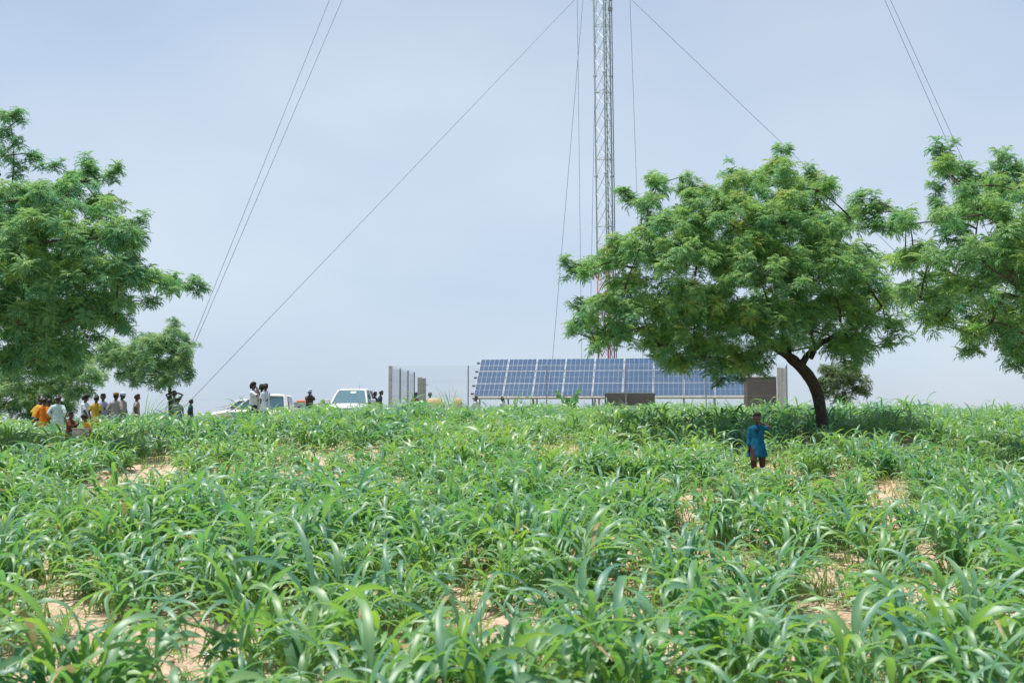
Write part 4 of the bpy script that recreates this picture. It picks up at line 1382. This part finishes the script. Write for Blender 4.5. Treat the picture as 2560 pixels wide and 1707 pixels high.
    if eyes:
        for s in (1, -1):
            q = G(); V, F = tube([H_(s * .15 - .045, -.395, .02), H_(s * .15 + .045, -.395, .02)], [.016 * hh] * 2, 8, capr=True); q.add(V, F)
            e = q.obj('eye', M['eye'], o, smooth=True)
            q = G(); V, F = tube([H_(s * .15, -.40, .02), H_(s * .15, -.428, .02)], [.020 * hh, .014 * hh], 8); q.add(V, F); q.obj('pupil', M['hair'], e)
        q = G(); V, F = tube([H_(-.10, -.440, -.235), H_(0, -.468, -.245), H_(.10, -.440, -.235)], [.006 * hh, .012 * hh, .006 * hh], 6); q.add(V, F); q.obj('teeth', M['eye'], o)
    # clothes
    top, topmat, hem, sleeve, bottom, botmat = clothes
    if top:
        k = 1.0
        hz = hem * H
        fl = 1.0 if hz > .42 * H else (1.25 if top != 'robe' else 1.45)
        hx = .108 * H * fl * build; hy = .084 * H * fl
        upper = [((0, 0, hipz + .10 * H), .104 * H * build, .076 * H, .03), ((0, 0, shz - .12 * H), .104 * H * build, .074 * H, .015),
                 ((0, 0, shz - .055 * H), .112 * H * build, .074 * H, .0), ((0, 0, shz - .022 * H), .100 * H * build, .066 * H, 0), ((0, 0, shz + .002 * H), .074 * H, .054 * H, 0), ((0, 0, shz + .018 * H), .044 * H, .044 * H, 0)]
        secs = [((u_[0]), u_[1], u_[2], u_[3]) for u_ in upper]
        V, F = ell_loft(secs, 24, ph=H * 9); V = np.array([up(v) for v in V])
        rings = [V[i_ * 24:(i_ + 1) * 24] for i_ in range(len(secs))]
        if True:
            lowz = max(min(hz, hipz) + pelvis - hipz, .02)
            top0 = rings[0]; tc0 = top0.mean(axis=0)
            angs = np.linspace(0, 2 * math.pi, 24, endpoint=False)
            lows = []
            for t_ in (0, .2, .4, .6, .8):
                cz = lowz * (1 - t_) + tc0[2] * t_
                f_ = (1 - t_)
                rx_ = hx * f_ + .104 * H * build * t_; ry_ = hy * f_ + .078 * H * t_
                lows.append(np.array([(tc0[0] * t_ + rx_ * math.cos(a_) * (1 + .075 * f_ * math.sin(6 * a_ + H * 7)), tc0[1] * t_ + ry_ * math.sin(a_) * (1 + .09 * f_ * math.sin(5 * a_ + H * 3)), cz + .012 * H * f_ * math.sin(3 * a_ + 1)) for a_ in angs]))
            rings = lows + rings
        parts = [loft(rings)]
        for s in (1, -1):
            sh, el, wr = joints[s]
            sl = sleeve[s] if isinstance(sleeve, dict) else sleeve
            if sl <= 0: continue
            P = [sh + (up((0, 0, shz - .06 * H)) - sh) * .35, sh]; Q = [.036 * H, .036 * H]
            if sl <= 1: P.append(sh + (el - sh) * sl); Q.append(.045 * H)
            else: P += [sh * .5 + el * .5, el, el + (wr - el) * (sl - 1)]; Q += [.042 * H, .039 * H, .036 * H]
            parts.append(tube(P, Q, 12, capr=False))
        mobj('robe' if top == 'robe' else top, vox(top, parts, voxel * .95, topmat), o)
    if bottom:
        parts = []
        if bottom == 'skirt':
            parts.append(ell_loft([((0, 0, .12 * H), .115 * H, .10 * H, .06), ((0, 0, .3 * H), .11 * H, .092 * H, .05), ((0, 0, hipz), .104 * H, .08 * H, .02), ((0, 0, hipz + .09 * H), .090 * H, .068 * H, .0)], 24))
        else:
            ln = .92 if bottom == 'trousers' else .35
            for s in (1, -1):
                hip, kn, an = legs[s]
                if bottom == 'trousers': parts.append(tube([hip + [0, 0, .03 * H], hip * .5 + kn * .5, kn, kn * .5 + an * .5, kn + (an - kn) * ln], np.array([.066, .058, .048, .044, .040]) * H, 12))
                else: parts.append(tube([hip + [0, 0, .03 * H], hip * .5 + kn * .5, kn], np.array([.066, .062, .056]) * H, 12))
            parts.append(ell_loft([((0, 0, pelvis - .05 * H), .086 * H, .07 * H), ((0, 0, pelvis + .02 * H), .102 * H, .077 * H), ((0, 0, pelvis + .07 * H), .088 * H, .066 * H)], 20))
        mobj(bottom, vox(bottom, parts, voxel, botmat), o)
    return o, H_

C = {}
def cm(name, col, **k):
    if name not in C: C[name] = cloth(name + '_cloth', col, **k)
    return C[name]

# the boy
Hb = at(1891, 1031, 20.6)[2] - gz(BOY[0], BOY[1])
print('boy', Hb)
boy, bh = person('boy in a long blue kaftan standing in the millet with one hand behind his ear', BOY[0], BOY[1], Hb, R(-6),
       ('robe', cm('teal_blue', (0.006, 0.100, 0.175), var=.2), .33, {1: .62, -1: 1.72}, 'trousers', cm('brown', (0.06, 0.034, 0.024))),
       hh=.200, head=(.05, -.06, .12), side=.03, lean=-.02,
       hands={1: (.100, .02, .985), -1: (-.155, -.05, .50)}, elbow={-1: (-.3, .9, -.3)}, elpos={1: (.262, -.03, .915)},
       feet={1: (.10, .12, .05), -1: (-.055, -.05, .05)}, voxel=.0078, eyes=True, z=gz(BOY[0], BOY[1]), group='people in the field', curl=.45)
q = G()
for s in (-1, 1):
    q.tube([(s * .030, -.083, .918), (s * .012, -.098, .86), (.004, -.100, .80)], [.007, .006, .005], 6)
q.obj('collar_trim', cm('navy', (0.008, 0.045, 0.11)), boy, smooth=True)

def P(label, px, headtop, D, clothes, H=None, **k):
    """px, headtop in photo pixels; height follows from where the ground is unless given"""
    p = at(px, headtop, D)
    gzv = gz(p[0], D)
    if H is None: H = p[2] - gzv
    kk = H / 1.7
    if k.get('hands'): k['hands'] = {a: tuple(c * kk for c in b) for a, b in k['hands'].items()}
    print('%-60s H=%.2f z=%.2f' % (label[:60], H, p[2] - H - gzv))
    return person(label, p[0], D, H, k.pop('yaw', 0), clothes, hh=k.pop('hh', .155 * H), **k)

white = cm('white', (0.66, 0.68, 0.70)); pale = cm('pale_mint', (0.56, 0.66, 0.64)); yellow = cm('mustard', (0.55, 0.34, 0.045)); orange = cm('orange', (0.72, 0.19, 0.02))
lav = cm('lavender', (0.42, 0.42, 0.58)); beige = cm('beige_grey', (0.36, 0.31, 0.29)); dark = cm('charcoal', (0.035, 0.04, 0.06)); green = cm('dark_green', (0.02, 0.07, 0.045))
red = cm('brick_red', (0.30, 0.07, 0.06)); navy = cm('dark_blue', (0.025, 0.035, 0.085)); rust = cm('rust_brown', (0.16, 0.055, 0.035)); olive = cm('olive', (0.16, 0.13, 0.03)); turq = cm('turquoise', (0.05, 0.34, 0.42))
def striped(name, a, b, sc_):
    m, n, bb = new_mat(name)
    tcn = n.nodes.new('ShaderNodeTexCoord'); wv = n.nodes.new('ShaderNodeTexWave'); wv.inputs['Scale'].default_value = sc_; wv.inputs['Distortion'].default_value = 3
    n.links.new(tcn.outputs['Object'], wv.inputs['Vector'])
    cr = n.nodes.new('ShaderNodeValToRGB'); cr.color_ramp.elements[0].position = .4; cr.color_ramp.elements[1].position = .6
    cr.color_ramp.elements[0].color = a + (1,); cr.color_ramp.elements[1].color = b + (1,)
    n.links.new(wv.outputs['Fac'], cr.inputs['Fac']); n.links.new(cr.outputs['Color'], bb.inputs['Base Color']); bb.inputs['Roughness'].default_value = .85
    return m
zebra = striped('black_white_print', (.02, .02, .025), (.5, .5, .5), 6)
prnt = striped('white_printed_tee', (.64, .66, .70), (.40, .47, .58), 4)
brprint = striped('brown_print', (.20, .12, .09), (.42, .36, .32), 9)

P('person in a mustard shirt bending forward beside the orange robe', 88, 1004, 36.5, ('shirt', yellow, .45, .9, 'trousers', dark), yaw=R(150), lean=.35, hands={1: (.13, -.12, 1.18), -1: (-.2, -.1, .9)}, H=1.5, z=None)
P('person in a bright orange robe seen from behind', 111, 994, 36, ('robe', orange, .12, 1.6, None, None), yaw=R(160))
P('dark figure in olive clothes half hidden behind the orange robe', 123, 996, 37.3, ('robe', olive, .2, 1.5, None, None), yaw=R(200))
P('person in a pale mint long shirt with hands on hips seen from behind', 145, 990, 35.5, ('shirt', pale, .38, 1.85, 'trousers', pale), yaw=R(185), hands={1: (.17, -.02, .92), -1: (-.17, -.02, .92)}, elbow={1: (.8, .8, -.3), -1: (-.8, .8, -.3)}, hair='short', build=1.12)
P('person in a white T-shirt looking right with bare arms', 214, 987, 36.5, ('shirt', white, .40, .8, 'trousers', white), yaw=R(70), hands={-1: (-.12, -.25, .85)}, hair='full')
P('person in a long mustard dress seen from behind', 241, 989, 34.5, ('robe', yellow, .12, .8, None, None), yaw=R(170), hands={-1: (-.12, -.2, 1.0)}, head=(0, 0, .3))
P('person in a lavender shirt beside the mustard dress', 258, 984, 37.2, ('shirt', lav, .36, 1.7, 'trousers', lav), yaw=R(20), hands={1: (.06, -.18, 1.15)})
P('person in a greyish-beige shirt and a red and green cap', 290, 982, 37, ('shirt', beige, .38, 1.6, 'trousers', beige), yaw=R(175), hat=(striped('red_green_cap', (.45, .05, .04), (.12, .25, .06), 14), False), build=1.15)
P('person in a beige shirt and a white cap looking down', 305, 981, 38.5, ('shirt', beige, .38, 1.6, 'trousers', beige), yaw=R(60), hat=(cm('cap_white', (.5, .56, .64)), False), head=(.25, 0, 0))
P('person in a brown print top looking right near the tall arching grass', 342, 985, 37, ('shirt', brprint, .4, .6, 'trousers', dark), yaw=R(110))
P('person in black and white print with hands on head behind the thin tree trunk', 436, 977, 42, ('shirt', zebra, .3, .5, 'trousers', dark), yaw=R(10), hands={1: (.10, .02, 1.62), -1: (-.10, .02, 1.62)}, elbow={1: (1, 0, .6), -1: (-1, 0, .6)})
P('child in a greyish shirt standing beside the thin tree trunk', 445, 995, 39, ('shirt', cm('grey', (.28, .27, .28)), .4, .9, 'trousers', dark), yaw=R(20))
P('child in a dark green top looking right at the end of the left group', 477, 998, 39, ('shirt', green, .36, 1.3, 'trousers', yellow), yaw=R(100))
P('child in a rust brown shirt sitting behind a grey box', 177, 1026, 30.5, ('shirt', rust, .42, .9, 'shorts', dark), H=1.15, yaw=R(60), pelvis=.30, feet={1: (.1, -.38, .05), -1: (-.1, -.38, .05)}, z=None, hands={-1: (-.05, -.38, 1.2), 1: (.05, -.36, 1.2)}, group='people in the field')
P('child in a mustard robe with black hair sitting beside the grey box', 222, 1050, 29.6, ('robe', yellow, .2, 1.5, None, None), H=1.0, yaw=R(-50), pelvis=.24, lean=.25, feet={1: (.1, -.33, .05), -1: (-.1, -.33, .05)}, hair='full', group='people in the field')
P('girl in a white top and dark skirt holding her hand to her face', 634, 956, 39, ('blouse', white, .50, .9, 'skirt', navy), yaw=R(75), hands={-1: (-.05, -.17, 1.38), 1: (.06, -.17, 1.36)}, elbow={-1: (-.5, -.3, -1), 1: (.5, -.3, -1)}, hair='full', head=(-.25, 0, 0))
P('dark haired person mostly hidden behind the printed T-shirt', 655, 961, 40.5, ('shirt', cm('pale_pink', (.55, .42, .38)), .4, .8, 'trousers', dark), yaw=R(190), hair='full')
P('person in a white printed T-shirt with one arm folded behind the back', 664, 959, 38.5, ('shirt', prnt, .36, .85, 'trousers', dark), yaw=R(165), hands={-1: (.02, .13, .70), 1: (.12, .08, .72)}, elbow={-1: (-1, .3, 0)}, head=(-.1, 0, .1))
P('photographer in a white hat and turquoise trousers raising a camera', 774, 980, 45.5, ('shirt', cm('grey_brown', (.10, .07, .06)), .46, .8, 'trousers', turq), yaw=R(15), H=1.42, lean=.12, hat=(cm('cap_white', (.6, .6, .6)), True), hands={1: (.08, -.24, 1.44), -1: (-.06, -.24, 1.44)}, elbow={1: (.7, 0, -1.3), -1: (-.6, 0, -1.3)})
P('person in a dark shirt leaning at the right side of the front-facing pickup', 948, 976, 50.5, ('shirt', dark, .40, .9, 'trousers', dark), yaw=R(100), lean=.12)
P('person half hidden between the pickup and the man in the dark shirt', 937, 979, 52.5, ('shirt', dark, .40, 1.4, 'trousers', dark), yaw=R(60))
P('man in a brick red shirt standing at the gate post', 1039, 981, 59.5, ('shirt', red, .38, 1.2, 'trousers', dark), yaw=R(30))
P('man in a striped cap and white shirt inside the fence, one arm out', 1075, 981, 57.5, ('shirt', cm('offwhite', (.45, .46, .48)), .45, 1.4, 'trousers', beige), yaw=R(-10), hat=(zebra, False), hands={1: (.5, -.12, 1.2)}, elbow={1: (0, .3, -1)})
P('person in a white shirt crouching under the left end of the solar panels', 1190, 990, 61.5, ('shirt', white, .4, 1.6, 'trousers', beige), yaw=R(40))
P('second person in a white shirt under the panels beside the third panel column', 1256, 992, 61.8, ('shirt', white, .4, 1.6, 'trousers', dark), yaw=R(200))

# camera in the photographer's hands
ph = at(776, 993, 45.2)
q = G(); q.box((0, 0, 0), (.15, .07, .10)); o = q.obj('camera_body', M['black'], loc=(ph[0], 45.5 - .30, ph[2] - .02), bevel=.012); tag(o, 'small black camera held up by the man in the white hat', 'camera')
q = G(); q.tube([(0, -.03, 0), (0, -.12, 0)], [.035, .038], 12); q.obj('lens', M['black'], o)

# grey box
p = at(203, 1094, 29.4)
z0 = gz(p[0], p[1])
q = G(); q.box((0, 0, (at(203, 1072, 29.4)[2] - z0) / 2), (.38, .34, at(203, 1072, 29.4)[2] - z0)); o = q.obj('box', M['crate'], loc=(p[0], p[1], z0), bevel=.008); o.rotation_euler = (0, 0, R(8))
tag(o, 'weathered grey box standing between the two sitting children', 'box')
hb = at(203, 1072, 29.4)[2] - z0
q = G(); q.box((0, 0, hb + .012), (.42, .38, .025)); q.obj('lid', M['crate'], o)

# ------------------------------------------------------------------ dry stalk heaps
def heap(px, py, D, w_, h_, label, seed):
    r = np.random.default_rng(seed)
    p = at(px, py, D); z0 = gz(p[0], D)
    q = G()
    for i in range(240):
        a = r.uniform(0, 2 * math.pi); rr = math.sqrt(r.random())
        c = np.array([math.cos(a) * rr * w_ / 2, math.sin(a) * rr * w_ / 3, h_ * (1 - rr ** 1.5) * r.uniform(.3, 1.0)])
        d = np.array([r.normal(0, 1), r.normal(0, .7), r.normal(0, .35)]); d /= np.linalg.norm(d)
        L = r.uniform(.2, .55)
        q.bar(c - d * L / 2, c + d * L / 2, r.uniform(.004, .010), 4, .003)
    me = q.mesh('stalk_heap', M['straw'])
    o = mobj('stalk_heap', me, None, (p[0], D, z0)); tag(o, label, 'stalk heap', 'heaps of dry stalks')
heap(570, 1045, 33.0, 1.25, .95, 'heap of dry brown stalks in the field below the pickups', 5)
heap(608, 1050, 32.6, .7, .55, 'small loose pile of dry twigs right of the brown stalk heap', 6)
heap(35, 1098, 26.5, 1.9, .36, 'flat spread of dry brush at the left edge of the field', 7)

# tall arching grass by the left group, weed by the fence, broadleaf plant by the panels
def strap_plant(name, px, py, D, n, L, label, cat, seed, mat='millet', el=(1.0, 1.5), W=.03, bend=(.8, 2.0), wind=0.0, tint=None):
    r = np.random.default_rng(seed)
    p = at(px, py, D); z0 = gz(p[0], D)
    Vs, Fs, Ts = [], [], []; m = 0
    for i in range(n):
        V, F = blade((r.normal(0, .06), r.normal(0, .06), -.02), r.uniform(0, 6.28) if wind == 0 else r.normal(0, .7), r.uniform(*el), L * r.uniform(.55, 1.1), W, r.uniform(*bend), 10, 0, wind * r.random(), r.normal(0, .3), 2)
        Vs.append(V); Fs.append(F + m); m += len(V); Ts.append(np.full(len(V), r.random() if tint is None else tint))
    o = mobj(name, mk_mesh(name, np.vstack(Vs), np.vstack(Fs), M[mat], tint=np.concatenate(Ts)), None, (p[0], D, z0))
    return tag(o, label, cat)
strap_plant('tall_grass', 362, 1020, 35.2, 26, 2.1, 'tall dark grass arching to the right on the skyline beside the brown print top', 'grass clump', 3, W=.022, wind=.5, tint=0.05)
strap_plant('tall_weed', 1128, 1010, 47.0, 22, 1.5, 'tall upright green stalk plant on the crest by the fence', 'weed', 4, W=.05, el=(1.2, 1.55), bend=(.2, 1.1))
strap_plant('tall_grass', 1152, 1010, 48.0, 8, 1.9, 'thin bare grass stems leaning by the fence left of the panels', 'grass clump', 8, W=.010, el=(1.1, 1.5), bend=(.3, .9), tint=.9)
for (px, s, l2) in ((2035, 9, 'thin grass stems rising above the crest right of the leaning trunk'), (2440, 10, 'thin grass stems rising above the crest at the far right')):
    strap_plant('tall_grass', px, 1020, 40.0, 7, 1.35, l2, 'grass clump', s, W=.012, el=(1.1, 1.5), bend=(.4, 1.6), tint=.3)
def broad():
    r = np.random.default_rng(9)
    p = at(1425, 1010, 41.0); z0 = gz(p[0], 41.0)
    root = empty('broadleaf_plant', (p[0], 41.0, z0), 0, 'plant with big round leaves on the crest in front of the panels', 'plant')
    q = G(); stems = []
    for i in range(7):
        a = r.uniform(-.9, .9); hgt = r.uniform(.6, 1.05)
        t = np.array([math.sin(a) * .5 * hgt, r.normal(0, .15), hgt])
        q.tube([(0, 0, 0), t * .5 + [0, 0, .05], t], [.015, .012, .008], 5); stems.append(t)
    q.obj('stem', M['twig'], root)
    for t in stems:
        for k in range(5):
            c = t * r.uniform(.55, 1.0) + r.normal(0, .06, 3)
            nrm = np.array([r.normal(0, .6), -abs(r.normal(.5, .4)), r.uniform(.3, 1)]); nrm /= np.linalg.norm(nrm)
            u = np.cross(nrm, [0, 0, 1]); u /= np.linalg.norm(u); v = np.cross(u, nrm)
            R_ = r.uniform(.07, .12)
            ring = [c + (u * math.cos(a) * R_ + v * (math.sin(a) * R_ * 1.2)) + nrm * (-.02 * math.cos(2 * a)) for a in np.linspace(0, 2 * math.pi, 12, endpoint=False)]
            V = np.vstack([[c], ring]); F = [(0, 1 + i, 1 + (i + 1) % 12) for i in range(12)]
            me = bpy.data.meshes.new('leaf'); me.from_pydata(V.tolist(), [], F); me.materials.append(M['broad'])
            me.polygons.foreach_set('use_smooth', np.ones(12, bool)); mobj('leaf', me, root)
broad()

# litter
for (px, py, lab, s) in ((526, 1648, 'crumpled white plastic scrap on the bare sand at the lower left', 21), (2217, 1512, 'small white plastic scrap among the millet at the lower right', 22)):
    gpt = to_ground(px, py)
    r = np.random.default_rng(s)
    n = 7; V = []; F = []
    for i in range(n):
        for j in range(n): V.append(((i - 3) * .022 + r.normal(0, .006), (j - 3) * .018 + r.normal(0, .006), .015 + abs(r.normal(0, .02))))
    for i in range(n - 1):
        for j in range(n - 1): F.append((i * n + j, i * n + j + 1, (i + 1) * n + j + 1, (i + 1) * n + j))
    me = bpy.data.meshes.new('plastic_scrap'); me.from_pydata(V, [], F); me.materials.append(M['paper'])
    o = mobj('plastic_scrap', me, None, (gpt[0], gpt[1], gz(*gpt))); tag(o, lab, 'litter', 'plastic litter')
